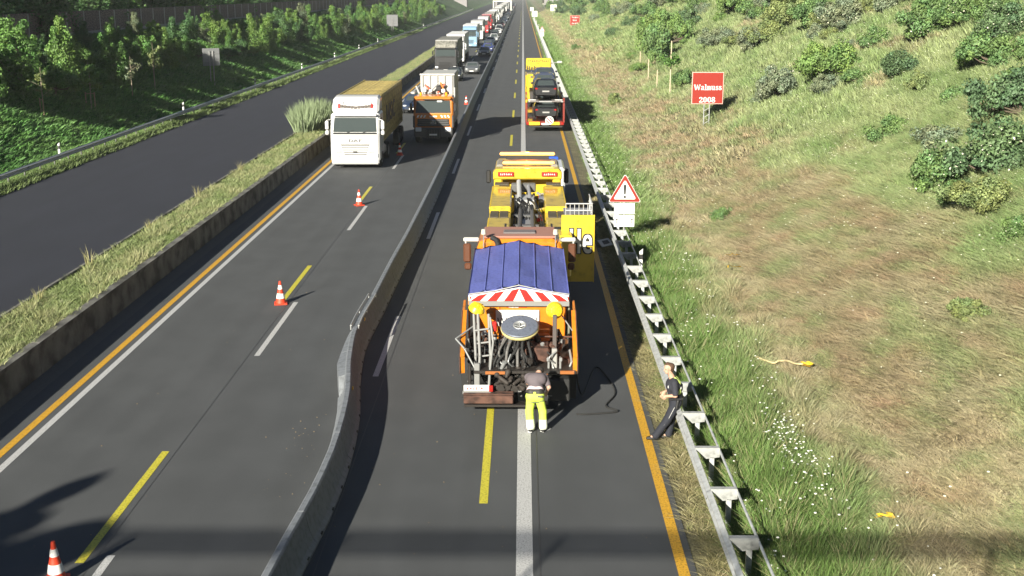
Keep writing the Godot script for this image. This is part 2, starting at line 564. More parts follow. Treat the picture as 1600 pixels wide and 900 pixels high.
func overpass():
	# the bridge the picture is taken from: its deck and railing throw the bands of shade at the bottom of the frame
	var conc := mt("bridge_concrete", 0.3, 0.29, 0.27, 0.85)
	var steel := mt("galvanised", 0.42, 0.43, 0.43, 0.5, 0.6)
	var br := thing("overpass", "concrete motorway overpass with steel railing under the viewpoint", "bridge")
	bx("deck", V(-5, 7.7, -3.6), Vector3(110, 1.0, 7.0), conc, br, 0.05)
	bx("edge_beam", V(-5, 8.22, 0.02), Vector3(110, 0.5, 0.2), conc, br, 0.03)
	for k in 6: bx("rail", V(-5, 9.0 + 0.085 * k, -0.1), Vector3(110, 0.04, 0.05), steel, br, 0.01)
	var p := B.new()
	p.box(Vector3(), Vector3(0.08, 0.86, 0.08), 0.01)
	var pm := p.mesh()
	for k in 27:
		inst("railing_post", pm, steel, br, Transform3D(Basis(), V(-57.0 + 4.0 * k, 8.88, -0.1)))
	for s in [-31.0, 18.5]:
		bx("pier", V(s, 3.4, -3.6), Vector3(1.2, 7.6, 6.0), conc, br, 0.1)
	# round signs on the railing whose shade falls at the lower edge of the picture
	var mast := thing("sign_mast", "steel mast with round sign discs on the overpass railing", "sign mast", V(-20.0, 7.8, 0.35))
	bx("post", Vector3(0.2, 1.5, 0), Vector3(0.12, 2.4, 0.1), steel, mast)
	bx("arm", Vector3(1.1, 0.9, -0.06), Vector3(2.2, 0.1, 0.06), steel, mast)
	for q in [[0.2, 2.2, 0.35, 0.47], [0.3, 1.5, 0.75, 0.38], [2.1, 0.95, 0.85, 0.72], [0.9, 0.62, 1.0, 0.62]]:
		var d := B.new()
		d.xf = Transform3D(Basis(Vector3.RIGHT, PI / 2).scaled(Vector3(q[2], q[3], 1.0)), Vector3(q[0], q[1], 0.02 * q[0]))
		d.lathe([[0.0, -0.02], [1.0, -0.02], [1.0, 0.02], [0.0, 0.02]], 28)
		obj("disc", d, steel, mast)
	# second bridge far ahead
	var fb := thing("distant_bridge", "pale concrete bridge crossing the whole motorway in the far distance", "bridge")
	bx("deck", V(-10, 6.2, 640), Vector3(160, 1.5, 9), mt("pale_concrete", 0.24, 0.225, 0.23, 0.8), fb, 0.05)
	bx("abutment", V(-37, 3.3, 640), Vector3(16, 4.2, 9), mt("pale_concrete"), fb, 0.05)
	bx("pier", V(-13.8, 3.2, 640), Vector3(1.0, 4.5, 7), mt("pale_concrete"), fb, 0.05)
	bx("abutment", V(17, 4.2, 640), Vector3(12, 2.5, 9), mt("pale_concrete"), fb, 0.05)

const PATH := [[-20.0, -4.9], [12.0, -4.35], [16.0, -4.2], [19.0, -4.07], [21.1, -3.95], [23.5, -3.93], [26.6, -4.11], [29.3, -4.45], [32.3, -4.68], [36.2, -4.62], [41.3, -4.58], [46.3, -4.5], [64.0, -4.42], [116.0, -4.52], [900.0, -4.5]]

func path_x(f: float) -> float:
	var k := 0
	while k < PATH.size() - 2 and f > PATH[k + 1][0]: k += 1
	var t: float = clampf((f - PATH[k][0]) / (PATH[k + 1][0] - PATH[k][0]), 0.0, 1.0)
	var m := []
	for i in [k, k + 1]:
		var i0 := maxi(i - 1, 0)
		var i1 := mini(i + 1, PATH.size() - 1)
		m.append((PATH[i1][1] - PATH[i0][1]) / (PATH[i1][0] - PATH[i0][0]) * (PATH[k + 1][0] - PATH[k][0]))
	var t2 := t * t
	var t3 := t2 * t
	return (2 * t3 - 3 * t2 + 1) * PATH[k][1] + (t3 - 2 * t2 + t) * m[0] + (-2 * t3 + 3 * t2) * PATH[k + 1][1] + (t3 - t2) * m[1]

func barriers():
	# movable safety barrier between the contraflow lanes
	var grey := grain(mt("barrier_grey", 0.205, 0.22, 0.24, 0.62, 0.15), ntex("barrier_dirt", 51, 0.03, 512, [[0.15, 0.82], [0.4, 0.95], [0.7, 1.0]], 4), Vector3(0.3, 0.3, 0.3))
	var black := mt("black_rubber", 0.018, 0.018, 0.018, 0.8)
	var bar := thing("safety_barrier", "long grey movable safety barrier winding between the opposing lanes", "barrier")
	var prof := [[0.28, 0.0], [0.28, 0.07], [0.21, 0.16], [0.15, 0.34], [0.09, 0.66], [0.09, 0.70], [0.08, 0.76], [0.05, 0.79], [-0.05, 0.79], [-0.08, 0.76], [-0.09, 0.70], [-0.09, 0.66], [-0.13, 0.34], [-0.20, 0.16], [-0.28, 0.07], [-0.28, 0.0]]
	var f := -8.0
	while f < 620.0:
		var l := 4.0 if f < 120.0 else 12.0
		if f >= 28.0 and f < 36.0: l = 2.0
		var rings := []
		var n := 4 if f < 120.0 else 2
		var wide := f >= 26.0 and f < 31.9
		for i in n + 1:
			var g := f + (l - 0.02) * i / n
			var x := path_x(g)
			var r := []
			for q in prof:
				var qx: float = q[0]
				if wide and qx < 0: qx = -lerpf(0.13, 0.30, clampf(1.0 - absf(g - 29.0) / 3.0, 0.0, 1.0)) if q[1] < 0.72 else qx
				r.append(V(x + qx, q[1] * 0.87 + 0.012, g))
			rings.append(r)
		var b := B.new()
		b.loft(rings, true, true, false)
		obj("barrier_segment", b, grey, bar)
		f += l
	f = 12.0
	while f < 110.0:
		var x := path_x(f) + 0.222
		var dx := path_x(f + 0.2) - path_x(f - 0.2)
		var b := B.new()
		b.box(Vector3(0, 0.07, 0), Vector3(0.12, 0.055, 0.13 if f < 60.0 else 0.22), 0.01, Basis(Vector3.UP, -atan2(dx, 0.4)))
		var o := obj("drain_slot", b, black, bar)
		o.position = V(x, 0.0, f)
		f += 1.05
	for s in [-0.11, 0.11]:
		var cb := B.new()
		var pts := []
		for i in 5: pts.append(V(path_x(32.2 + 0.9 * i) + s - 0.02, 0.74, 32.2 + 0.9 * i))
		cb.tube(pts, 0.028, 8)
		for i in [0, 2, 4]: cb.cyl(pts[i], pts[i] - Vector3(0, 0.12, 0), 0.02, 0.02, 6)
		obj("coupling_rail", cb, mt("galvanised"), bar)
	for q in [27.2, 33.4]:
		bx("reflector", V(path_x(q) + 0.11, 0.6, q), Vector3(0.03, 0.08, 0.1), mt("amber_reflector", 0.8, 0.5, 0.03, 0.3), bar)
	# steel guardrails
	var zinc := grain(mt("zinc", 0.56, 0.58, 0.58, 0.55, 0.35), ntex("barrier_dirt", 51, 0.03, 512, []), Vector3(0.3, 0.3, 0.3))
	var pale := grain(mt("zinc_pale", 0.40, 0.41, 0.40, 0.6, 0.15), ntex("barrier_dirt", 51, 0.03, 512, []), Vector3(0.35, 0.35, 0.35))
	var w := [[0.0, 0.0], [-0.02, 0.03], [-0.085, 0.06], [-0.085, 0.10], [-0.02, 0.135], [-0.02, 0.175], [-0.085, 0.21], [-0.085, 0.25], [-0.02, 0.28], [0.0, 0.31], [0.012, 0.30], [-0.008, 0.275], [-0.07, 0.245], [-0.07, 0.215], [-0.005, 0.18], [-0.005, 0.13], [-0.07, 0.095], [-0.07, 0.065], [-0.008, 0.035]]
	for side in [1.0, -1.0]:
		var g := thing("guardrail", ["steel guardrail with pale spacer brackets along the right shoulder and its flowery grass", "steel guardrail at the foot of the shaded slope beside the fresh asphalt"][0 if side > 0 else 1], "guardrail")
		var x0 := 3.56 if side > 0 else -25.15
		var y0 := 0.0 if side > 0 else 0.56
		var step := 2.08 if side > 0 else 2.0
		var r0 := []
		var r1 := []
		for q in w:
			r0.append(Vector3(q[0] * side, q[1] + 0.44, 0.0))
			r1.append(Vector3(q[0] * side, q[1] + 0.44, -step * 2 - 0.05))
		var b := B.new(); b.loft([r0, r1], true, true, false)
		var rail := b.mesh()
		b = B.new(); b.box(Vector3(0.16 * side, 0.2, 0), Vector3(0.06, 1.0, 0.11), 0.008)
		var post := b.mesh()
		b = B.new()
		if side > 0:
			b.xf = Transform3D(Basis(), Vector3.ZERO)
			b.prism(PackedVector2Array([Vector2(-0.02, 0.76), Vector2(0.50, 0.76), Vector2(0.50, 0.57), Vector2(0.20, 0.53), Vector2(0.12, 0.60)]), -0.035, 0.035, 0.008)
			b.box(Vector3(0.24, 0.765, -0.04), Vector3(0.5, 0.012, 0.12), 0.0)
		else:
			b.box(Vector3(-0.08, 0.6, 0), Vector3(0.16, 0.14, 0.1), 0.01)
		var arm := b.mesh()
		b = B.new(); b.cyl(Vector3(0.50, 0.70, 0), Vector3(0.50, 0.70, -step * 2), 0.028, 0.028, 6)
		var back := b.mesh()
		b = B.new(); b.box(Vector3(0.34, 0.25, 0.0), Vector3(0.10, 0.66, 0.07), 0.006)
		var leg := b.mesh()
		f = 0.0 if side > 0 else 44.0
		var k := 0
		var last := 430.0 if side > 0 else 620.0
		while f < last:
			var yy := y0 + (h_left(x0 - 0.2, f) - 0.58 if side < 0 else 0.0)
			var at := Transform3D(Basis(), V(x0, yy, f + 0.1))
			if k % 2 == 0: inst("rail", rail, zinc, g, at)
			if k < 290:
				inst("spacer_bracket", arm, pale if side > 0 else zinc, g, at)
				if side > 0:
					inst("post", leg, zinc, g, at)
					if k % 2 == 0: inst("rear_rail", back, zinc, g, at)
				else: inst("post", post, mt("post_dull", 0.14, 0.14, 0.14, 0.7), g, at)
			f += step
			k += 1
	# timber noise barrier on the crest
	var timber := grain(mt("barrier_timber", 0.30, 0.225, 0.215, 0.9), ntex("concrete_stain", 41, 0.02, 512, []), Vector3(0.2, 1.4, 0.2))
	var steelp := mt("fence_post", 0.42, 0.40, 0.39, 0.6, 0.3)
	var fence := thing("noise_barrier", "dark timber noise barrier with grey posts on the crest of the shaded slope", "noise barrier")
	var b2 := B.new(); b2.box(Vector3(0, 1.05, 0), Vector3(0.16, 2.2, 0.16), 0.01)
	var pmesh := b2.mesh()
	b2 = B.new(); b2.box(Vector3(0, 0.1, -2.0), Vector3(0.12, 0.7, 3.82), 0.01)
	var plinth := b2.mesh()
	b2 = B.new(); b2.box(Vector3(0, 0.15, -2.0), Vector3(0.07, 0.285, 3.8), 0.012)
	var plank := b2.mesh()
	f = 70.0
	var cnt := 0
	while f < 420.0:
		var at2 := Transform3D(Basis(), V(-38.2, 6.0, f))
		inst("post", pmesh, steelp, fence, at2)
		inst("concrete_plinth", plinth, mt("plinth_concrete", 0.32, 0.31, 0.30, 0.9), fence, at2)
		for i in 6:
			if cnt < 300: inst("plank", plank, timber, fence, at2.translated(Vector3(0.01 * (i % 2), 0.44 + 0.29 * i, 0)))
			cnt += 1
		if cnt > 300:
			bx("timber_panel", V(-38.2, 7.3, f + 2.0), Vector3(0.08, 1.74, 3.8), timber, fence)
		f += 4.0

# ---------------------------------------------------------------- plants
func leaf_cloud(sd: int, clumps: Array, per: int, leaf: float, up := 0.25) -> ArrayMesh:  # clumps: [centre, radii]
	var r := RandomNumberGenerator.new()
	r.seed = sd
	var v := PackedVector3Array(); var n := PackedVector3Array(); var c := PackedColorArray()
	var mid := Vector3()
	for q in clumps: mid += q[0]
	mid /= clumps.size()
	for q in clumps:
		var tone := r.randf_range(0.72, 1.12)
		var warm := r.randf_range(-0.10, 0.10)
		var cnt := int(per * r.randf_range(0.7, 1.3))
		for k in cnt:
			var d := Vector3(r.randfn(), r.randfn(), r.randfn()).normalized()
			var p: Vector3 = q[0] + d * q[1] * pow(r.randf(), 0.42)
			var nn := (d * 0.55 + Vector3(r.randfn(), r.randfn(), r.randfn()) * 0.45 + Vector3(0, up, 0)).normalized()
			var ax := nn.cross(Vector3(r.randfn(), r.randfn(), r.randfn())).normalized()
			var bt := nn.cross(ax)
			var s := leaf * r.randf_range(0.6, 1.35)
			var a := p - ax * s * 0.5
			var b := p + ax * s * 0.5 - nn * s * 0.16
			var e := p + bt * s * 0.30 + nn * s * 0.05
			var g := p - bt * s * 0.30 + nn * s * 0.05
			var sh := (nn + d * 0.5).normalized()
			var t := tone * r.randf_range(0.72, 1.2)
			var col := Color(t * (1.0 + warm), t, t * (1.0 - warm)) * 0.72
			v.append_array([a, e, b, a, b, g])
			for i in 6:
				n.append(sh); c.append(col)
	var ar := []
	ar.resize(Mesh.ARRAY_MAX)
	ar[Mesh.ARRAY_VERTEX] = v; ar[Mesh.ARRAY_NORMAL] = n; ar[Mesh.ARRAY_COLOR] = c
	var m := ArrayMesh.new()
	m.add_surface_from_arrays(Mesh.PRIMITIVE_TRIANGLES, ar)
	return m

func round_clumps(sd: int, count: int, rad: Vector3, cr: float) -> Array:
	var r := RandomNumberGenerator.new()
	r.seed = sd
	var q := []
	var lobes := []
	for k in 5: lobes.append([Vector3(r.randf_range(-0.55, 0.55), r.randf_range(-0.1, 0.25), r.randf_range(-0.55, 0.55)) * rad, r.randf_range(0.42, 0.72)])
	for k in count:
		var d := Vector3(r.randfn(), absf(r.randfn()) * 1.1 - 0.25, r.randfn()).normalized()
		var lb: Array = lobes[k % 5]
		var p: Vector3 = lb[0] + d * rad * lb[1] * pow(r.randf(), 0.4) * r.randf_range(0.75, 1.15)
		p.y += rad.y * 0.52
		if p.y < cr * 0.4: p.y = cr * r.randf_range(0.3, 0.7)
		q.append([p, Vector3(cr, cr * 0.8, cr) * r.randf_range(0.6, 1.25)])
	return q

func leader_clumps(sd: int, leaders: int, h: float, spread: float) -> Array:
	var r := RandomNumberGenerator.new()
	r.seed = sd
	var q := []
	for k in leaders:
		var a := TAU * k / leaders + r.randf_range(-0.6, 0.6)
		var d := spread * r.randf_range(0.15, 1.0)
		var top := h * r.randf_range(0.62, 1.0) * (1.12 - 0.35 * d / spread)
		var n := 7
		for i in n:
			var t := (i + 0.4) / n
			var p := Vector3(cos(a) * d * (0.65 + 0.35 * t), top * t, sin(a) * d * (0.65 + 0.35 * t))
			p += Vector3(r.randfn(), 0, r.randfn()) * 0.12 * spread
			var s := spread * lerpf(0.50, 0.16, t * t) * r.randf_range(0.75, 1.2)
			q.append([p, Vector3(s, s * 1.15, s)])
	return q

func stems(sd: int, clumps: Array, r0: float, every: int) -> ArrayMesh:
	var b := B.new()
	var hi := 0.0
	for q in clumps: hi = maxf(hi, q[0].y)
	b.cyl(Vector3(0, -0.3, 0), Vector3(0.05, hi * 0.45, 0.03), r0, r0 * 0.6, 7)
	b.cyl(Vector3(0.05, hi * 0.45, 0.03), Vector3(0.0, hi * 0.9, 0.0), r0 * 0.6, r0 * 0.15, 6)
	var k := 0
	for q in clumps:
		if k % every == 0:
			var p: Vector3 = q[0]
			var a := Vector3(0.03, minf(p.y * 0.5, hi * 0.45), 0.02)
			var m := a.lerp(p, 0.55) + Vector3(0, -0.08 * p.length(), 0)
			b.cyl(a, m, r0 * 0.42, r0 * 0.28, 5, false)
			b.cyl(m, p, r0 * 0.28, r0 * 0.08, 5, false)
		k += 1
	return b.mesh()

func leaf_mat(key: String, r := 0.1, g := 0.1, b := 0.1) -> StandardMaterial3D:
	var m := mt(key, r / 0.72, g / 0.72, b / 0.72, 0.6)
	m.vertex_color_use_as_albedo = true
	m.backlight_enabled = true
	m.backlight = Color(0.5, 0.62, 0.25)
	return m

func plants():
	var bark := mt("bark", 0.11, 0.085, 0.06, 0.9)
	var mid := leaf_mat("leaf_mid_green", 0.13, 0.27, 0.06)
	var dark := leaf_mat("leaf_dark_green", 0.085, 0.185, 0.06)
	var light := leaf_mat("leaf_light_green", 0.165, 0.29, 0.06)
	var grey := leaf_mat("leaf_grey_green", 0.19, 0.235, 0.135)
	var olive := leaf_mat("leaf_olive", 0.20, 0.255, 0.085)
	var blos := mt("cream_blossom", 0.72, 0.70, 0.55, 0.8)
	var sets := []
	for k in 4:  # rounded shrubs of unit radius
		var cl := round_clumps(100 + k, 58, Vector3(1.0, 0.85, 1.0), 0.27)
		sets.append([leaf_cloud(200 + k, cl, 270, 0.078), stems(300 + k, cl, 0.06, 3), leaf_cloud(400 + k, cl, 11, 0.055, 1.2)])
	var tall := []
	for k in 5:  # upright young trees 1 unit of height = 1 m at 5 m
		var cl := leader_clumps(500 + k, 6 + k % 3, 5.4, 1.75)
		tall.append([leaf_cloud(600 + k, cl, 240, 0.17), stems(700 + k, cl, 0.11, 4)])
	var mname := {mid: "mid-green", dark: "dark green", light: "bright light-green", grey: "grey-green", olive: "olive-yellow"}
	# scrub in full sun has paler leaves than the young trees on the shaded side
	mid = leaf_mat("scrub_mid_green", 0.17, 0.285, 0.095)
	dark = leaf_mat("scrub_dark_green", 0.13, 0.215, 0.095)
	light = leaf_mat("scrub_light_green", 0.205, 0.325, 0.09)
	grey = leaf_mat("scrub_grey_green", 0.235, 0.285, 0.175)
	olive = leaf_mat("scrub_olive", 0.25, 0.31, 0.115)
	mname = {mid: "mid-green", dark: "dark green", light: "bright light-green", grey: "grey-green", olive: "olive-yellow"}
	# slope on the right: [x, distance, radius, height factor, material, shape, blossom]
	var R := [
		[13.8, 135.5, 2.2, 1.5, light, 0, 0], [13.4, 117.0, 2.0, 1.5, mid, 1, 0], [17.1, 68.2, 1.75, 1.0, light, 2, 0], [15.3, 71.1, 1.45, 1.0, grey, 3, 1],
		[18.4, 59.9, 1.25, 0.9, dark, 0, 0], [18.3, 95.9, 1.6, 0.9, grey, 1, 1], [17.3, 108.5, 1.5, 0.9, grey, 2, 0], [18.1, 136.6, 1.9, 0.9, dark, 3, 0],
		[21.6, 82.2, 1.8, 0.9, grey, 0, 1], [21.2, 63.8, 1.6, 0.9, mid, 1, 1], [20.2, 52.2, 1.5, 0.9, mid, 2, 0], [22.3, 55.8, 1.4, 0.9, dark, 3, 1],
		[23.0, 62.5, 1.5, 0.9, mid, 0, 1], [14.5, 40.6, 1.3, 0.9, mid, 1, 1], [15.9, 39.9, 1.6, 1.0, dark, 2, 1], [18.2, 44.3, 1.5, 1.0, dark, 3, 0],
		[14.1, 36.2, 1.05, 0.9, olive, 0, 0], [11.4, 29.3, 0.6, 0.8, olive, 1, 0], [8.6, 50.3, 0.55, 1.1, mid, 2, 0], [7.9, 106.0, 0.9, 1.0, olive, 3, 0],
		[8.5, 194.8, 1.1, 0.9, mid, 0, 0], [13.7, 182.6, 1.5, 0.9, dark, 1, 0], [18.3, 221.3, 2.0, 1.0, grey, 2, 0], [21.4, 96.5, 1.9, 0.9, olive, 3, 0],
		[18.7, 185.2, 2.0, 1.0, mid, 0, 0], [23.5, 80.1, 1.5, 0.9, grey, 1, 1], [17.7, 274.7, 2.3, 1.0, mid, 2, 0], [18.1, 54.8, 0.8, 1.0, olive, 3, 0],
		[13.7, 32.2, 0.8, 0.9, mid, 0, 1], [14.0, 303.2, 2.4, 1.0, dark, 1, 0], [16.4, 180.8, 1.5, 0.9, dark, 2, 0], [22.1, 127.4, 2.1, 0.9, light, 3, 0],
		[21.4, 150.4, 2.0, 0.9, mid, 0, 0], [15.9, 33.5, 1.1, 0.9, mid, 1, 1], [19.2, 95.0, 1.6, 0.9, olive, 2, 0], [15.4, 126.0, 2.0, 1.4, light, 3, 0],
		[16.6, 145.0, 2.1, 1.2, mid, 1, 0], [12.9, 96.5, 1.1, 1.1, mid, 2, 0], [25.5, 70.0, 1.7, 0.9, dark, 0, 1], [26.0, 88.0, 1.9, 0.9, olive, 1, 0],
		[25.0, 104.0, 2.0, 0.9, mid, 2, 1], [24.5, 118.0, 2.0, 0.9, grey, 3, 1], [24.8, 140.0, 2.3, 0.9, mid, 0, 0], [24.0, 165.0, 2.3, 1.0, dark, 1, 0],
		[21.5, 190.0, 2.3, 1.0, grey, 2, 0], [20.5, 230.0, 2.5, 1.0, light, 3, 0], [16.5, 240.0, 2.1, 1.0, mid, 0, 0], [14.5, 255.0, 1.7, 1.0, grey, 1, 0],
		[19.5, 310.0, 3.0, 1.1, dark, 2, 0], [15.8, 345.0, 2.6, 1.1, mid, 3, 0], [13.0, 380.0, 2.4, 1.0, dark, 0, 0], [17.0, 420.0, 3.4, 1.1, mid, 1, 0],
		[13.5, 470.0, 2.8, 1.1, dark, 2, 0], [11.5, 540.0, 2.6, 1.1, mid, 3, 0], [17.8, 50.5, 0.9, 0.9, mid, 1, 1], [20.4, 70.5, 1.1, 0.9, mid, 2, 1]]
	var rr := RandomNumberGenerator.new()
	rr.seed = 19
	for k in 34:
		var ff := 42.0 + 150.0 * pow(rr.randf(), 1.3)
		var xx := 15.0 + rr.randf() * minf(15.0, ff * 0.16 + 3.0)
		R.append([xx, ff, rr.randf_range(0.6, 1.5), rr.randf_range(0.7, 1.0), [mid, olive, grey, light, olive, grey][k % 6], k % 4, 1 if k % 5 == 0 else 0])
	var main := R.slice(0, 58)
	for k in 46:
		var ff := 55.0 + 130.0 * rr.randf()
		var xx := 20.0 + 4.0 * rr.randf() + minf(9.0, 0.07 * ff) * rr.randf()
		R.append([xx, ff, rr.randf_range(0.9, 1.9), rr.randf_range(0.75, 1.05), [mid, olive, light, mid, grey, olive, mid][k % 7], k % 4, 1 if k % 4 == 0 else 0])
	for q in main:
		if q[2] < 1.2 or q[1] > 230.0: continue
		for e in 2:
			if e == 1 and q[2] < 1.7: continue
			var a := rr.randf() * TAU
			var d: float = q[2] * rr.randf_range(0.8, 1.5)
			R.append([q[0] + cos(a) * d * 0.7, q[1] + sin(a) * d * 1.3, q[2] * rr.randf_range(0.35, 0.65), rr.randf_range(0.7, 1.0), q[4] if e == 0 else [olive, grey, light][rr.randi() % 3], rr.randi() % 4, 0])
	var i := 0
	var kinds := {}
	R.sort_custom(func(a, b): return a[1] < b[1])
	for q in R:
		var m: StandardMaterial3D = q[4]
		var what: String = "%s%s shrub%s" % ["low " if q[2] < 1.0 else "", mname[m], " with cream blossom" if q[6] else ""]
		kinds[what] = kinds.get(what, -1) + 1
		var lab: String = "%s, %s of its kind from the bridge, sunny slope" % [what, ordinal(kinds[what])]
		var t := thing("shrub", lab, "shrub", V(q[0], h_right(q[0], q[1]) - 0.15, q[1]), i * 1.7, "shrubs on the sunny right-hand slope")
		var sc := Basis.from_scale(Vector3(q[2], q[2] * q[3] * 1.22, q[2]))
		inst("foliage", sets[q[5]][0], m, t, Transform3D(sc, Vector3.ZERO))
		inst("stem", sets[q[5]][1], bark, t, Transform3D(sc, Vector3.ZERO))
		if q[6]: inst("blossom", sets[q[5]][2], blos, t, Transform3D(sc, Vector3.ZERO))
		i += 1
	mid = leaf_mat("leaf_mid_green")
	dark = leaf_mat("leaf_dark_green")
	light = leaf_mat("leaf_light_green")
	grey = leaf_mat("leaf_grey_green")
	olive = leaf_mat("leaf_olive")
	mname = {mid: "mid-green", dark: "dark green", light: "bright light-green", grey: "grey-green", olive: "olive-yellow"}
	# young trees and bushes on the shaded slope: three rows that thin out towards the far bridge
	i = 0
	var r := RandomNumberGenerator.new()
	r.seed = 77
	var L := []
	var f := 72.0
	while f < 470.0:
		for row in 3:
			var x := -31.8 - 2.0 * row + r.randf_range(-0.5, 0.5) + clampf((f - 110.0) / 150.0, 0.0, 1.0) * (1.9 - row * 0.4)
			L.append([x, f + row * 1.3 + r.randf_range(-1.2, 1.2), row])
		f += 3.9 if f < 130.0 else f * 0.034
	L.sort_custom(func(a, b): return a[1] < b[1])
	for q in L:
		var kind := r.randi() % 10
		var m: StandardMaterial3D = light if kind < 3 else (mid if kind < 7 else (dark if kind < 9 else grey))
		var s: float = r.randf_range(0.7, 1.3) * [0.80, 0.62, 0.44][q[2]] * (1.15 if q[1] > 250.0 else 1.0)
		if q[2] == 2 and r.randf() < 0.35: s *= 0.7
		var lab := "%s young tree, %s from the bridge, %s row below the timber barrier" % [mname[m], ordinal(i / 3), ["lowest", "middle", "uppermost"][q[2]]]
		var t := thing("young_tree", lab, "tree", V(q[0], h_left(q[0], q[1]) - 0.1, q[1]), r.randf() * TAU, "young trees on the shaded slope")
		var w := r.randf_range(0.85, 1.15)
		var sc := Basis.from_scale(Vector3(s * w, s, s * w))
		var k := r.randi() % 5
		if r.randf() < 0.38:
			k = k % 4
			var s2 := s * r.randf_range(1.5, 2.5)
			sc = Basis.from_scale(Vector3(s2 * w, s2 * r.randf_range(0.85, 1.3), s2 * w))
			inst("crown", sets[k][0], m, t, Transform3D(sc, Vector3.ZERO))
			inst("trunk", sets[k][1], bark, t, Transform3D(sc, Vector3.ZERO))
		else:
			inst("crown", tall[k][0], m, t, Transform3D(sc, Vector3.ZERO))
			inst("trunk", tall[k][1], bark, t, Transform3D(sc, Vector3.ZERO))
		i += 1
	i = 0
	f = 80.0
	while f < 520.0:
		for row in 2:
			var x := -41.0 - 6.0 * row + r.randf_range(-1.5, 1.5)
			var m: StandardMaterial3D = dark if r.randf() < 0.7 else mid
			var t := thing("tall_tree", "%s tall tree behind the noise barrier, %s from the bridge, %s rank" % [mname[m], ordinal(i / 2), ["front", "rear"][row]], "tree", V(x, h_left(x, f), f), r.randf() * TAU, "tall trees behind the noise barrier")
			var s := r.randf_range(1.25, 1.7)
			var k := r.randi() % 5
			var sc := Basis.from_scale(Vector3(s * 1.35, s, s * 1.35))
			inst("crown", tall[k][0], m, t, Transform3D(sc, Vector3.ZERO))
			inst("trunk", tall[k][1], bark, t, Transform3D(sc, Vector3.ZERO))
			i += 1
		f += 6.0 + f * 0.02
	# four staked saplings on the shaded slope
	var wood := mt("stake_wood", 0.34, 0.26, 0.16, 0.85)
	var defs := [[-29.8, 74.5, 3.0, 30, "thin nearly bare sapling tied to a stake, nearest of four by the left guardrail", olive, true], [-29.4, 81.7, 3.1, 120, "small yellow-green sapling tied to stakes, second of four by the left guardrail", light, true], [-29.6, 91.2, 3.0, 40, "sparse grey sapling on a slim stem, third of four by the left guardrail", grey, false], [-29.8, 97.6, 3.6, 130, "fuller yellow-green sapling with pale stem, fourth of four by the left guardrail", olive, false]]
	for d in defs:
		var t := thing("sapling", d[4], "sapling", V(d[0], h_left(d[0], d[1]), d[1]), d[1], "saplings by the left guardrail")
		var cl := []
		for k in 9: cl.append([Vector3(r.randfn() * 0.28, d[2] * (0.52 + 0.05 * k) , r.randfn() * 0.28), Vector3(0.34, 0.3, 0.34) * (1.1 - 0.08 * k)])
		inst("crown", leaf_cloud(int(d[1]), cl, d[3] / 2, 0.17), d[5], t)
		var b := B.new()
		b.cyl(Vector3(0, -0.2, 0), Vector3(0.03, d[2] * 0.6, 0.02), 0.045, 0.03, 7)
		b.cyl(Vector3(0.03, d[2] * 0.6, 0.02), Vector3(0, d[2] * 1.03, 0), 0.03, 0.008, 6)
		for q in cl: b.cyl(Vector3(0.02, q[0].y - 0.25, 0.02), q[0] + Vector3(0, 0.1, 0), 0.014, 0.006, 4, false)
		obj("trunk", b, mt("pale_bark", 0.33, 0.28, 0.2, 0.9), t)
		if d[6]:
			for s in [-0.3, 0.3]: bx("stake", Vector3(s, 0.55, 0.1), Vector3(0.07, 1.3, 0.07), wood, t)
			bx("tie", Vector3(0, 1.1, 0.1), Vector3(0.62, 0.05, 0.03), wood, t)
	# four pale stakes with saplings on the right
	var st := [[11.8, 122.1, 2.0], [11.6, 111.9, 2.0], [11.5, 103.6, 1.7], [11.6, 95.1, 4.2]]
	for k in 4:
		var t := thing("tree_stake", "pale tree stake on the sunny slope, %s of four in line%s" % [ordinal(3 - k), ", with a sapling" if k == 3 else ""], "stake", V(st[k][0], h_right(st[k][0], st[k][1]), st[k][1]), 0.0, "tree stakes on the sunny slope")
		var b := B.new()
		b.cyl(Vector3(0, -0.3, 0), Vector3(0.02, st[k][2], 0), 0.055, 0.045, 7)
		obj("pole", b, mt("pale_stake", 0.52, 0.44, 0.3, 0.8), t)
		if k == 3:
			var cl := round_clumps(912, 14, Vector3(0.8, 0.9, 0.8), 0.35)
			inst("crown", leaf_cloud(913, cl, 40, 0.2), mid, t, Transform3D(Basis(), Vector3(0.1, 2.0, 0)))
	# tall reed clump in the median in front of the white lorry
	var rb := B.new()
	rb.tint = true
	for k in 2200:
		var a := r.randf() * TAU
		var d := sqrt(r.randf())
		var p := Vector3(cos(a) * d * 1.0, 0, sin(a) * d * 4.4)
		var hh := r.randf_range(1.1, 2.0) * (1.1 - 0.45 * d * d)
		var lean := Vector3(cos(a) * d * 0.45 + r.randfn() * 0.12, 1, sin(a) * d * 0.3 + r.randfn() * 0.12) * hh
		var sd := Vector3(r.randfn(), 0, r.randfn()).normalized() * 0.016
		var t2 := r.randf_range(0.6, 1.0)
		rb.col = Color(t2, t2, t2)
		var nn := Vector3(r.randfn() * 0.5, 0.5, 0.7).normalized()
		rb.tri(p - sd, p + sd, p + lean * 0.6 + sd * 1.5, nn, nn, nn)
		rb.tri(p - sd, p + lean * 0.6 + sd * 1.5, p + lean * 0.6 - sd * 1.5, nn, nn, nn)
		rb.tri(p + lean * 0.6 - sd * 1.5, p + lean * 0.6 + sd * 1.5, p + lean, nn, nn, nn)
	var reed := obj("reed_clump", rb, leaf_mat("reed_leaf", 0.17, 0.215, 0.115))
	reed.position = V(-14.4, 0.8, 82.0)
	tag(reed, "large grey-green clump of tall reeds in the median beside the white lorry", "reeds")

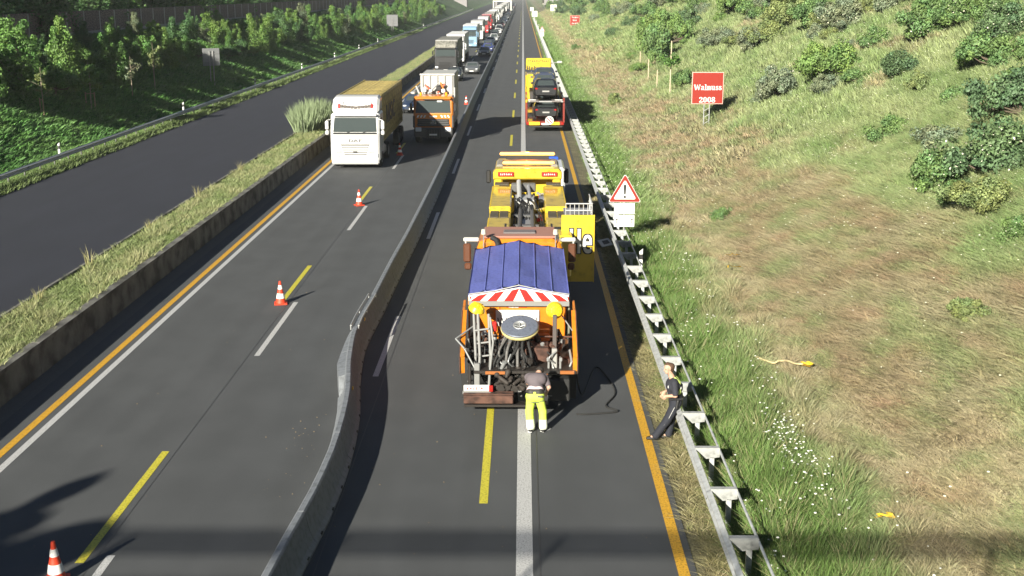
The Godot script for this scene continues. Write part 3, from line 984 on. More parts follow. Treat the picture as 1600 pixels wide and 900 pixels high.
func scatter(called: String, me: Mesh, m: Material, buf: PackedFloat32Array, cnt: int, parent: Node = null):
	var mm := MultiMesh.new()
	mm.transform_format = MultiMesh.TRANSFORM_3D
	mm.use_colors = true
	mm.mesh = me
	mm.instance_count = cnt
	mm.buffer = buf
	var o := MultiMeshInstance3D.new()
	o.name = nm(self, called)
	o.multimesh = mm
	o.material_override = m
	add_child(o, true)
	tag(o, "", "", "", "stuff")
	return o

func put(buf: PackedFloat32Array, p: Vector3, yaw: float, sx: float, sy: float, c: Color):
	var cs := cos(yaw) * sx
	var sn := sin(yaw) * sx
	buf.append_array([cs, 0.0, sn, p.x, 0.0, sy, 0.0, p.y, -sn, 0.0, cs, p.z, c.r, c.g, c.b, 1.0])

func tuft(sd: int, blades: int, spread: float, w: float, lean: float) -> ArrayMesh:
	var r := RandomNumberGenerator.new()
	r.seed = sd
	var b := B.new()
	b.tint = true
	for k in blades:
		var a := r.randf() * TAU
		var p := Vector3(cos(a), 0, sin(a)) * spread * sqrt(r.randf())
		var h := r.randf_range(0.5, 1.05)
		var d := Vector3(cos(a + r.randfn() * 0.7), 0, sin(a + r.randfn() * 0.7)) * lean * r.randf_range(0.2, 1.0)
		var s := Vector3.RIGHT.rotated(Vector3.UP, r.randf_range(-1.1, 1.1)) * w
		var m := p + Vector3(0, h * 0.6, 0) + d * 0.35
		var t := p + Vector3(0, h, 0) + d
		var fn := (2.0 * s).cross(m - p).normalized()
		if fn.z < 0.0: fn = -fn
		var n := fn
		var q := r.randf_range(0.7, 1.0)
		b.col = Color(q, q, q * r.randf_range(0.85, 1.0))
		b.tri(p - s, p + s, m + s * 0.8, n, n, n)
		b.tri(p - s, m + s * 0.8, m - s * 0.8, n, n, n)
		b.tri(m - s * 0.8, m + s * 0.8, t, n, n, n)
	return b.mesh()

func grasses():
	var gm := leaf_mat("grass_blade", 0.72 * 1.12, 0.72 * 1.12, 0.72 * 1.12)
	gm.backlight = Color(0.35, 0.4, 0.2)
	var fine := tuft(1, 12, 0.10, 0.006, 0.34)
	var mid := tuft(2, 14, 0.30, 0.017, 0.40)
	var big := tuft(3, 16, 0.75, 0.045, 0.5)
	var r := RandomNumberGenerator.new()
	r.seed = 5
	# near right: dense tall strip behind the rail, short dry grass beyond
	var buf := PackedFloat32Array()
	var cnt := 0
	var bf := PackedFloat32Array()
	var fl := 0
	for k in 95000:
		var f := 14.0 + 41.0 * pow(r.randf(), 1.25)
		var x := 3.15 + 14.5 * pow(r.randf(), 1.35)
		if x > 3.0 + f * 0.47: continue
		var dv := dry(x, f)
		var strip := 1.0 - smoothstep(5.6, 7.4, x + nz2.get_noise_2d(x, f * 0.4) * 1.2)
		var hgt := lerpf(0.38, 0.22, dv)
		hgt = lerpf(hgt, 0.62, strip * smoothstep(3.9, 4.5, x))
		if x < 3.95:
			hgt = 0.17
			if r.randf() > smoothstep(3.1, 3.7, x + nz.get_noise_2d(x * 2.0, f * 0.5) * 0.3) * 0.6: continue
		hgt *= r.randf_range(0.55, 1.15) * (1.0 + 0.5 * nz.get_noise_2d(x * 0.8, f * 0.6))
		var c := sward(x, f) * r.randf_range(0.75, 1.35)
		if r.randf() < 0.14: c = c.lerp(Color(0.42, 0.36, 0.22), 0.7)
		put(buf, V(x, h_right(x, f) - 0.02, f), yw(r), r.randf_range(0.8, 1.4) * (1.0 + f * 0.008), maxf(hgt, 0.08), c)
		cnt += 1
		var fd := (0.04 if strip > 0.3 else 0.006) * smoothstep(0.0, 0.5, nz.get_noise_2d(x * 0.5 + 5.0, f * 0.12) + 0.15)
		fd += 0.35 * exp(-pow((x - 5.9 - 0.02 * (f - 24.0)) / 0.45, 2.0) - pow((f - 24.5) / 2.2, 2.0))
		if x > 4.3 and r.randf() < fd:
			put(bf, V(x, h_right(x, f) + hgt * r.randf_range(0.7, 1.1), f), yw(r), r.randf_range(0.7, 1.4), 1.0, Color(1, 1, 1))
			fl += 1
	for k in 42000:  # slope beside the viewpoint
		var f := 24.0 + 34.0 * r.randf()
		var x := 8.5 + 15.0 * r.randf()
		if x > 3.0 + f * 0.47: continue
		put(buf, V(x, h_right(x, f) - 0.02, f), yw(r), r.randf_range(1.4, 2.6), r.randf_range(0.14, 0.40) * lerpf(1.2, 0.8, dry(x, f)), sward(x, f) * r.randf_range(0.6, 1.4))
		cnt += 1
		if r.randf() < 0.035 * (1.0 - 0.8 * dry(x, f)) * (1.0 + 2.0 * nz.get_noise_2d(x * 0.7, f * 0.5)):
			put(bf, V(x, h_right(x, f) + 0.34, f), 0.0, r.randf_range(0.8, 1.6), 1.0, Color(0.9, 0.9, 0.75))
			fl += 1
	for k in 5200:  # thin dry growth between the shoulder and the rail
		var f := 12.0 + 50.0 * pow(r.randf(), 1.2)
		var x := 3.12 + 0.75 * pow(r.randf(), 0.7)
		if r.randf() > 0.05 + 0.9 * (x - 3.1) + nz.get_noise_2d(x * 2.0, f * 0.6) * 0.8: continue
		put(buf, V(x, h_right(x, f) - 0.02, f), yw(r), r.randf_range(0.4, 0.8), r.randf_range(0.06, 0.20), Color(0.34, 0.27, 0.15).lerp(Color(0.20, 0.23, 0.08), clampf(0.4 + nz2.get_noise_2d(x * 1.2, f * 0.5), 0.0, 1.0)) * r.randf_range(0.7, 1.3))
		cnt += 1
	scatter("grass", fine, gm, buf, cnt)
	# middle and far right
	buf = PackedFloat32Array(); cnt = 0
	for k in 70000:
		var f := 50.0 + 105.0 * pow(r.randf(), 1.3)
		var x := 4.0 + 28.0 * pow(r.randf(), 1.2)
		if x > 6.0 + f * 0.46: continue
		var c := sward(x, f) * r.randf_range(0.62, 1.4)
		put(buf, V(x, h_right(x, f) - 0.03, f), yw(r), r.randf_range(0.8, 1.5), r.randf_range(0.18, 0.55) * lerpf(1.0, 0.6, dry(x, f)), c)
		cnt += 1
		if r.randf() < 0.045 and dry(x, f) < 0.6:
			put(bf, V(x, h_right(x, f) + 0.42, f), yw(r), r.randf_range(0.9, 1.8), 1.0, Color(0.95, 0.95, 0.8))
			fl += 1
	scatter("meadow_grass", mid, gm, buf, cnt)
	var db := B.new()
	db.lathe([[0.0, 0.010], [0.020, 0.006], [0.024, -0.004], [0.0, -0.006]], 6)
	var fm := mt("daisy_white", 0.86, 0.86, 0.78, 0.8)
	fm.vertex_color_use_as_albedo = true
	scatter("daisies", db.mesh(), fm, bf, fl)
	buf = PackedFloat32Array(); cnt = 0
	for k in 26000:
		var f := 140.0 + 420.0 * pow(r.randf(), 1.5)
		var x := 4.2 + 26.0 * pow(r.randf(), 1.1)
		put(buf, V(x, h_right(x, f) - 0.05, f), yw(r), r.randf_range(0.8, 1.5), r.randf_range(0.25, 0.7), sward(x, f) * r.randf_range(0.8, 1.25))
		cnt += 1
	# shaded slope on the left
	for k in 34000:
		var f := 52.0 + 270.0 * pow(r.randf(), 1.6)
		var x := -25.5 - 12.4 * r.randf()
		put(buf, V(x, h_left(x, f) - 0.05, f), yw(r), r.randf_range(0.5, 1.0), r.randf_range(0.12, 0.32), sward_left(x, f) * r.randf_range(0.75, 1.3))
		cnt += 1
	scatter("slope_grass", big, gm, buf, cnt)
	buf = PackedFloat32Array(); cnt = 0
	for k in 14000:  # verge between the fresh asphalt and the left rail
		var f := 50.0 + 250.0 * pow(r.randf(), 1.4)
		var x := -24.55 - 1.1 * r.randf()
		put(buf, V(x, h_left(x, f) - 0.02, f), yw(r), r.randf_range(0.6, 1.0), r.randf_range(0.14, 0.42), Color(0.15, 0.215, 0.07) * r.randf_range(0.75, 1.3))
		cnt += 1
	for k in 26000:  # median
		var f := 20.0 + 240.0 * pow(r.randf(), 1.7)
		var u := r.randf()
		var x := -14.66 + 1.66 * u
		var t := r.randf()
		var n := nz.get_noise_2d(x * 1.5, f * 0.25)
		var c := Color(0.20, 0.25, 0.10).lerp(Color(0.34, 0.32, 0.18), clampf(t * 0.55 + n - 0.15, 0.0, 1.0)).lerp(Color(0.14, 0.21, 0.06), clampf(-n * 1.5, 0.0, 1.0))
		put(buf, V(x, 0.80, f), yw(r), r.randf_range(0.4, 0.75), r.randf_range(0.08, 0.22) * (1.0 + n) * (1.8 if r.randf() < 0.015 else 1.0), c * r.randf_range(0.8, 1.25))
		cnt += 1
	scatter("verge_grass", mid, gm, buf, cnt)
	# taller weeds along the median edge
	i_weeds(gm)

func i_weeds(gm: Material):
	var k := 0
	for q in [[-14.55, 39.0, 1.0], [-14.5, 45.5, 0.6], [-14.6, 53.0, 0.75], [-14.5, 61.0, 0.8], [-14.5, 34.5, 0.6]]:
		var t := inst("weed", tuft(60 + k, 26, 0.12, 0.010, 0.35), leaf_mat("weed_stalk", 0.26, 0.24, 0.12))
		t.position = V(q[0], 0.82, q[1])
		t.scale = Vector3(0.8, q[2] * 0.8, 0.8)
		tag(t, "tall dry weed growing from the kerb edge of the median, %s from the viewpoint" % ordinal([1, 2, 3, 4, 0][k]), "weed", "weeds along the median kerb")
		k += 1

func yw(r: RandomNumberGenerator) -> float:
	return r.randf() * TAU

# ---------------------------------------------------------------- vehicles
var wheel_cache := {}

func wheel(parent: Node, at: Vector3, r: float, w: float, truck := false):
	var key := "%.3f_%.3f_%s" % [r, w, truck]
	if not wheel_cache.has(key):
		var b := B.new()
		b.xf = Transform3D(Basis(Vector3.BACK, PI / 2), Vector3.ZERO)
		b.lathe([[r * 0.62, -w * 0.48], [r * 0.93, -w * 0.5], [r, -w * 0.36], [r, w * 0.36], [r * 0.93, w * 0.5], [r * 0.62, w * 0.48]], 22)
		var q := B.new()
		q.xf = b.xf
		q.lathe([[0.0, -w * 0.40], [r * 0.2, -w * 0.42], [r * 0.25, -w * 0.30], [r * 0.58, -w * 0.28], [r * 0.64, -w * 0.47], [r * 0.64, w * 0.47], [r * 0.58, w * 0.28], [r * 0.25, w * 0.30], [r * 0.2, w * 0.42], [0.0, w * 0.40]], 18)
		wheel_cache[key] = [b.mesh(), q.mesh()]
	var t := inst("wheel", wheel_cache[key][0], mt("tyre_rubber", 0.022, 0.022, 0.022, 0.85), parent, Transform3D(Basis(), at))
	inst("rim", wheel_cache[key][1], mt("rim_truck", 0.25, 0.25, 0.25, 0.5, 0.3) if truck else mt("rim_alloy", 0.42, 0.42, 0.43, 0.35, 0.7), t)

func paint(key: String, r := 0.5, g := 0.5, b := 0.5) -> StandardMaterial3D:
	var m := mt(key, r, g, b, 0.38)
	m.clearcoat_enabled = true; m.clearcoat = 0.7; m.clearcoat_roughness = 0.08
	return m

func glass() -> StandardMaterial3D:
	return mt("vehicle_glass", 0.05, 0.062, 0.062, 0.06)

func panel(called: String, a: Vector3, b: Vector3, d: Vector3, e: Vector3, m: Material, parent: Node, th := 0.012):  # a thin solid plate on four corners
	var q := B.new()
	var g := (b - a).cross(d - a).normalized() * th
	q.quad(a + g, b + g, d + g, e + g, g)
	q.quad(a - g, b - g, d - g, e - g, -g)
	var c := (a + b + d + e) / 4.0
	for s in [[a, b], [b, d], [d, e], [e, a]]:
		q.quad(s[0] + g, s[1] + g, s[1] - g, s[0] - g, (s[0] + s[1]) / 2.0 - c)
	return obj(called, q, m, parent)

func car_ring(z: float, w: float, y0: float, y1: float) -> Array:
	var r := 0.10
	var q := []
	for p in [[-w + r, y0], [-w, y0 + r], [-w - 0.015, (y0 + y1) * 0.5], [-w + 0.02, y1 - r], [-w + 0.09, y1 - 0.02], [-w * 0.5, y1 + 0.012], [0, y1 + 0.02], [w * 0.5, y1 + 0.012], [w - 0.09, y1 - 0.02], [w - 0.02, y1 - r], [w + 0.015, (y0 + y1) * 0.5], [w, y0 + r], [w - r, y0], [0, y0 - 0.01]]:
		q.append(Vector3(p[0], p[1], z))
	return q

func make_car(label: String, at: Vector3, turn: float, pm: Material, style := 0, group := "cars in the traffic queue") -> Node3D:
	# style 0 hatchback, 1 estate, 2 saloon, 3 tall
	var t := thing("car", label, "car", at, turn, group)
	var L: float = [4.2, 4.7, 4.6, 4.5][style]
	var up: float = [0.0, 0.0, -0.02, 0.17][style]
	var hl := L / 2
	var b := B.new()
	var rear: float = [0.98, 0.98, 1.0, 1.05][style]
	b.loft([car_ring(-hl, 0.72, 0.42, rear - 0.12), car_ring(-hl + 0.08, 0.82, 0.30, rear), car_ring(-hl + 0.5, 0.885, 0.24, rear + 0.02), car_ring(-0.6, 0.90, 0.2, 0.98), car_ring(0.55, 0.90, 0.2, 0.96), car_ring(hl - 1.15, 0.885, 0.22, 0.93), car_ring(hl - 0.5, 0.86, 0.24, 0.83), car_ring(hl - 0.14, 0.80, 0.27, 0.72), car_ring(hl, 0.62, 0.36, 0.6)])
	obj("body", b, pm, t)
	var zr := -hl + [0.22, 0.12, 0.95, 0.15][style] as float
	var zt := zr + [0.75, 0.5, 0.85, 0.45][style] as float
	var zf := 0.95
	var ztf := 0.10
	var h := 1.43 + up
	var cab := B.new()
	var rings := []
	for q in [[0.0, 0.82, zr, zf, 0.92], [0.2, 0.80, lerpf(zr, zt, 0.25), lerpf(zf, ztf, 0.28), 1.07], [0.85, 0.66, lerpf(zr, zt, 0.9), lerpf(zf, ztf, 0.9), h - 0.07], [0.95, 0.60, zt, ztf, h - 0.02], [1.0, 0.35, zt + 0.2, ztf - 0.15, h]]:
		rings.append([Vector3(-q[1], q[4], q[2] + 0.1), Vector3(-q[1] + 0.12, q[4], q[2]), Vector3(q[1] - 0.12, q[4], q[2]), Vector3(q[1], q[4], q[2] + 0.1), Vector3(q[1], q[4], q[3] - 0.14), Vector3(q[1] - 0.14, q[4], q[3]), Vector3(-q[1] + 0.14, q[4], q[3]), Vector3(-q[1], q[4], q[3] - 0.14)])
	cab.loft(rings, true, true, false)
	obj("roof", cab, pm, t)
	var gl := glass()
	var y0 := 0.99
	var y1 := h - 0.10
	var f0 := lerpf(zf, ztf, 0.14) + 0.012
	var f1 := lerpf(zf, ztf, 0.84) + 0.012
	panel("windscreen", Vector3(-0.64, y0, f0), Vector3(0.64, y0, f0), Vector3(0.54, y1, f1), Vector3(-0.54, y1, f1), gl, t)
	var k0 := lerpf(zr, zt, 0.14) - 0.012
	var k1 := lerpf(zr, zt, 0.84) - 0.012
	panel("rear_window", Vector3(-0.62, y0 + 0.03, k0), Vector3(0.62, y0 + 0.03, k0), Vector3(0.53, y1, k1), Vector3(-0.53, y1, k1), gl, t)
	for s in [-1.0, 1.0]:
		var zc := -0.30
		panel("side_window", Vector3(s * 0.822, y0, zc + 0.05), Vector3(s * 0.822, y0, f0 - 0.24), Vector3(s * 0.692, y1, f1 - 0.2), Vector3(s * 0.692, y1, zc + 0.05), gl, t)
		panel("side_window", Vector3(s * 0.822, y0, k0 + 0.25), Vector3(s * 0.822, y0, zc - 0.05), Vector3(s * 0.692, y1, zc - 0.05), Vector3(s * 0.692, y1, k1 + 0.2), gl, t)
		for z in [hl - 0.85, -hl + 0.85]: wheel(t, Vector3(s * 0.80, 0.32, z), 0.32, 0.21)
		var e := B.new(); e.ell(Vector3(s * 0.60, 0.68, hl - 0.10), Vector3(0.17, 0.075, 0.13), 10)
		obj("headlight", e, mt("headlight_glass", 0.72, 0.74, 0.76, 0.12), t)
		bx("tail_light", Vector3(s * 0.66, 0.80, -hl + 0.045), Vector3(0.22, 0.14, 0.10), mt("tail_red", 0.30, 0.012, 0.01, 0.25), t, 0.03)
		var mb := B.new(); mb.ell(Vector3(s * 0.98, 1.02, 0.52), Vector3(0.11, 0.075, 0.06), 8)
		obj("mirror", mb, pm, t)
	bx("grille", Vector3(0, 0.56, hl - 0.015), Vector3(0.72, 0.12, 0.06), mt("black_plastic", 0.02, 0.02, 0.021, 0.5), t, 0.02)
	bx("bumper", Vector3(0, 0.36, hl - 0.06), Vector3(1.3, 0.13, 0.16), mt("black_plastic"), t, 0.04)
	bx("number_plate", Vector3(0, 0.44, hl + 0.032), Vector3(0.5, 0.11, 0.015), mt("plate_white", 0.75, 0.75, 0.73, 0.5), t, 0.004)
	bx("number_plate", Vector3(0, 0.62, -hl - 0.005), Vector3(0.5, 0.11, 0.02), mt("plate_dusty", 0.30, 0.30, 0.29, 0.6), t, 0.004)
	bx("rear_bumper", Vector3(0, 0.42, -hl + 0.03), Vector3(1.45, 0.16, 0.14), mt("black_plastic"), t, 0.05)
	return t

func truck(label: String, at: Vector3, o := {}) -> Node3D:  # faces +z, towards the viewpoint; z = 0 is the front bumper
	var t := thing(o.get("name", "lorry"), label, o.get("category", "lorry"), at, o.get("turn", 0.0), o.get("group", "lorries in the traffic queue"))
	var w: float = o.get("w", 2.6)
	var hw := w / 2
	var cm: Material = o.cab
	var top: float = o.get("top", 3.8)
	var black := mt("black_plastic")
	var cab := B.new()
	cab.xf = Transform3D(Basis(Vector3(0, 0, 1), Vector3(0, 1, 0), Vector3(-1, 0, 0)), Vector3.ZERO)  # outline x = along, extruded across
	cab.prism(PackedVector2Array([Vector2(-0.03, 0.42), Vector2(0.0, 1.1), Vector2(-0.05, 2.02), Vector2(-0.36, 2.98), Vector2(-0.50, 3.12), Vector2(-2.15, 3.16), Vector2(-2.2, 1.0), Vector2(-1.72, 0.95), Vector2(-1.6, 0.42)]), -hw, hw, 0.09)
	obj("cab", cab, cm, t)
	var rf := B.new()
	rf.xf = cab.xf
	rf.prism(PackedVector2Array([Vector2(-0.46, 3.12), Vector2(-0.72, lerpf(3.1, top, 0.55)), Vector2(-1.15, top - 0.06), Vector2(-1.5, top), Vector2(-2.2, top), Vector2(-2.2, 3.12)]), -hw + 0.05, hw - 0.05, 0.14)
	obj("wind_deflector", rf, o.get("roof", cm), t)
	var ws := PackedVector3Array()
	panel("windscreen", Vector3(-hw + 0.16, 2.10, -0.055), Vector3(hw - 0.16, 2.10, -0.055), Vector3(hw - 0.22, 2.88, -0.305), Vector3(-hw + 0.22, 2.88, -0.305), glass(), t, 0.02)
	bx("dashboard", Vector3(0, 2.03, -0.03), Vector3(w - 0.3, 0.09, 0.10), black, t, 0.02)
	bx("sun_visor", Vector3(0, 3.05, -0.22), Vector3(w - 0.3, 0.13, 0.24), o.get("visor", black), t, 0.03)
	for s in [-1.0, 1.0]:
		panel("side_window", Vector3(s * (hw + 0.006), 2.05, -0.32), Vector3(s * (hw + 0.006), 2.05, -1.25), Vector3(s * (hw + 0.006), 2.85, -1.25), Vector3(s * (hw + 0.006), 2.85, -0.52), glass(), t)
		var m := B.new()
		m.box(Vector3(s * (hw + 0.19), 2.48, -0.12), Vector3(0.20, 0.50, 0.16), 0.05)
		m.box(Vector3(s * (hw + 0.19), 2.06, -0.12), Vector3(0.20, 0.26, 0.16), 0.05)
		m.cyl(Vector3(s * (hw - 0.05), 2.8, -0.3), Vector3(s * (hw + 0.2), 2.75, -0.14), 0.03, 0.03, 6)
		obj("mirror", m, o.get("mirror", cm), t)
		bx("headlight", Vector3(s * (hw - 0.28), 0.78, 0.0), Vector3(0.38, 0.24, 0.10), mt("headlight_glass"), t, 0.04)
		bx("fog_light", Vector3(s * (hw - 0.30), 0.50, 0.0), Vector3(0.26, 0.10, 0.08), mt("headlight_glass"), t, 0.02)
		bx("step", Vector3(s * (hw - 0.10), 0.62, -1.2), Vector3(0.26, 0.5, 0.55), black, t, 0.03)
		wheel(t, Vector3(s * (hw - 0.18), 0.5, -1.35), 0.5, 0.32, true)
		bx("fuel_tank", Vector3(s * (hw - 0.32), 0.75, -3.2), Vector3(0.55, 0.55, 1.2), mt("tank_alloy", 0.35, 0.35, 0.35, 0.4, 0.7), t, 0.12)
		wheel(t, Vector3(s * (hw - 0.30), 0.5, -4.9), 0.5, 0.55, true)
		for k in 3: wheel(t, Vector3(s * (hw - 0.22), 0.5, -11.2 - 1.25 * k), 0.5, 0.38, true)
		if o.get("lamps", false): bx("roof_lamp", Vector3(s * 0.8, top - 0.35, -0.75), Vector3(0.22, 0.14, 0.12), mt("headlight_glass"), t, 0.03)
	var gm: Material = o.get("grille", black)
	for k in 5: bx("grille_slat", Vector3(0, 0.84 + 0.13 * k, 0.01), Vector3(w * (0.46 + 0.03 * k), 0.055, 0.06), gm, t, 0.015)
	bx("bumper", Vector3(0, 0.44, -0.06), Vector3(w - 0.08, 0.34, 0.24), o.get("bumper", cm), t, 0.07)
	bx("number_plate", Vector3(0, 0.46, 0.066), Vector3(0.52, 0.11, 0.012), mt("plate_white"), t, 0.003)
	for s in [-0.5, 0.4]:
		var wb := B.new(); wb.cyl(Vector3(s, 2.05, -0.01), Vector3(s + 0.45, 2.22, -0.05), 0.014, 0.01, 5)
		obj("wiper", wb, black, t)
	bx("chassis", Vector3(0, 0.95, -7.4), Vector3(0.9, 0.28, 11.6), black, t)
	if o.get("container", false):
		var c := B.new()
		var m2: Material = o.box
		c.box(Vector3(0, 2.58, -8.3), Vector3(w - 0.30, 2.74, 12.0), 0.02)
		obj("container", c, m2, t)
		var e := B.new()
		for k in 44:
			for s in [-1.0, 1.0]:
				e.box(Vector3(s * (hw - 0.135), 2.58, -2.5 - 0.27 * k), Vector3(0.035, 2.45, 0.14), 0.012)
		obj("corrugation", e, m2, t)
		e = B.new()
		for k in 9: e.box(Vector3(-hw + 0.35 + k * (w - 0.7) / 8.0, 2.58, -2.285), Vector3(0.14, 2.45, 0.035), 0.012)
		obj("corrugation", e, m2, t)
		for s in [-1.0, 1.0]:
			for y in [1.27, 3.93]: bx("frame_rail", Vector3(s * (hw - 0.16), y, -8.3), Vector3(0.10, 0.12, 12.04), m2, t)
			for z in [-2.3, -14.3]: bx("corner_post", Vector3(s * (hw - 0.16), 2.6, z), Vector3(0.13, 2.8, 0.13), m2, t)
		for k in 12: bx("roof_rib", Vector3(0, 3.955, -2.8 - k), Vector3(w - 0.5, 0.03, 0.35), m2, t)
	else:
		bx("trailer_box", Vector3(0, 2.6, -8.6), Vector3(w - 0.04, 2.72, 12.8), o.box, t, 0.04)
		for s in [-1.0, 1.0]: bx("side_rail", Vector3(s * (hw - 0.05), 1.2, -8.6), Vector3(0.12, 0.14, 12.84), mt("rail_grey", 0.3, 0.3, 0.3, 0.5), t)
		bx("roof_frame", Vector3(0, 3.93, -2.24), Vector3(w, 0.10, 0.10), mt("rail_grey"), t)
	bx("rear_bumper", Vector3(0, 0.55, -14.6), Vector3(w - 0.2, 0.14, 0.12), black, t)
	return t

func queue_of_traffic():
	mt("black_plastic", 0.02, 0.02, 0.021, 0.5)
	mt("headlight_glass", 0.72, 0.74, 0.76, 0.12)
	mt("plate_white", 0.75, 0.75, 0.73, 0.5)
	mt("tail_red", 0.30, 0.012, 0.01, 0.25)
	var white := paint("lorry_white", 0.60, 0.60, 0.59)
	var cont := grain(mt("container_yellow", 0.44, 0.345, 0.11, 0.6), ntex("concrete_stain", 41, 0.02, 512, []), Vector3(0.4, 0.25, 0.4))
	var t := truck("white long-haul lorry with a yellow corrugated container, heading the queue", V(-9.50, 0, 67.6), {"cab": white, "box": cont, "container": true, "w": 2.78, "top": 4.02, "visor": white, "bumper": white, "grille": mt("grille_pale", 0.22, 0.22, 0.22, 0.4), "lamps": true, "group": ""})
	text("lettering", "DAF", 0.16, mt("chrome_grey", 0.28, 0.28, 0.29, 0.3, 0.6), t, Vector3(0, 1.62, 0.012), 0, 800, false, 1.9)
	text("container_lettering", "MSC", 1.1, mt("black_print", 0.02, 0.02, 0.02, 0.6), t, Vector3(1.39 - 0.11, 2.6, -7.2), PI / 2, 800, false, 1.7, 0.03)
	var lb := B.new()
	for k in 9: lb.box(Vector3(-0.8 + 0.2 * k, 3.42 + 0.02 * absf(k - 4.0), -0.60), Vector3(0.17, 0.16, 0.05), 0.01)
	obj("lamp_bracket", lb, mt("dark_trim", 0.12, 0.10, 0.09, 0.4), t)
	for s in [-1.0, 1.0]:
		bx("red_marker", Vector3(s * 0.93, 3.5, -0.62), Vector3(0.13, 0.26, 0.06), mt("red_paint", 0.42, 0.02, 0.015, 0.4), t, 0.02)
		bx("air_vent", Vector3(s * 0.92, 0.98, 0.015), Vector3(0.34, 0.03, 0.05), mt("black_plastic"), t, 0.01)
	bx("front_panel_gap", Vector3(0, 1.42, 0.004), Vector3(1.7, 0.02, 0.03), mt("grille_pale"), t, 0.004)
	bx("emblem_bar", Vector3(0, 0.98, 0.045), Vector3(0.24, 0.09, 0.03), mt("black_plastic"), t, 0.01)
	# orange winter-service lorry beside it
	orange_lorry()
	# the queue behind
	var blue := paint("car_dark_blue", 0.02, 0.035, 0.075)
	var navy := paint("car_blue", 0.025, 0.045, 0.22)
	var dark := paint("car_black", 0.012, 0.013, 0.015)
	var silver := paint("car_silver", 0.42, 0.43, 0.44)
	var grey := paint("car_grey", 0.12, 0.125, 0.13)
	var red := paint("car_red", 0.35, 0.02, 0.02)
	var carw := paint("car_white", 0.74, 0.74, 0.73)
	make_car("dark blue car half hidden between the container lorry and the orange lorry", V(-9.1, 0, 101.2), 0.0, blue, 1, "")
	make_car("dark car right behind the orange lorry and its grey body", V(-7.75, 0, 137.5), 0.0, dark, 1, "")
	make_car("dark grey car with bright headlights, alone in the lane behind the orange lorry", V(-6.2, 0, 149.0), 0.0, grey, 2, "")
	var beige := grain(mt("tarp_beige", 0.30, 0.29, 0.25, 0.7), ntex("concrete_stain", 41, 0.02, 512, []), Vector3(0.3, 0.3, 0.3))
	var wbox := mt("box_white", 0.72, 0.72, 0.70, 0.6)
	var gbox := mt("box_grey", 0.25, 0.25, 0.26, 0.6)
	var lblue := paint("lorry_light_blue", 0.20, 0.33, 0.46)
	var lred := paint("lorry_red", 0.36, 0.02, 0.025)
	var lblack := paint("lorry_black", 0.02, 0.02, 0.022)
	var kinds := [{"cab": lblack, "box": beige, "roof": beige, "w": 2.75}, {"cab": white, "box": wbox}, {"cab": lblue, "box": wbox}, {"cab": white, "box": gbox}, {"cab": lred, "box": gbox, "roof": white}, {"cab": lred, "box": lred}]
	var kl := ["black cab and grey-beige tarpaulin trailer", "white cab and white box trailer", "light blue cab and white box trailer", "white cab and dark grey trailer", "red cab with white roof and grey trailer", "all-red cab and trailer"]
	var src := []
	var at := [148.5, 169.5, 217.0, 250.0, 290.0, 318.0]
	for k in 6:
		src.append(truck("lorry with %s, %s behind the container lorry" % [kl[k], ordinal(k)], V(-9.45, 0, at[k]), kinds[k]))
	var f := 340.0
	var n := 6
	while f < 900.0:
		var k: int = [1, 3, 0, 1, 3, 1, 0, 3][n % 8]
		dup(src[k], "far lorry, %s, %s in the queue" % [kl[k], ordinal(n)], V(-9.4 + 0.15 * sin(n * 2.3), 0, f))
		f += 19.5 + 7.0 * absf(sin(n * 1.7))
		n += 1
	var pm := [dark, navy, blue, silver, carw, grey, red]
	var pl := ["black", "blue", "dark blue", "silver", "white", "grey", "red"]
	var sl := ["hatchback", "estate car", "saloon", "tall car"]
	f = 190.0
	n = 0
	while f < 900.0:
		var c: int = [0, 1, 2, 3, 3, 5, 0, 4, 2, 3, 6, 5][n % 12]
		var s: int = [2, 1, 0, 2, 3, 0, 1][n % 7]
		make_car("%s %s in the queue along the barrier, %s from the front" % [pl[c], sl[s], ordinal(n)], V(-6.0 + 0.25 * sin(n * 1.9), 0, f), 0.0, pm[c], s)
		f += 10.5 + 4.0 * absf(sin(n * 2.1)) + f * 0.006
		n += 1

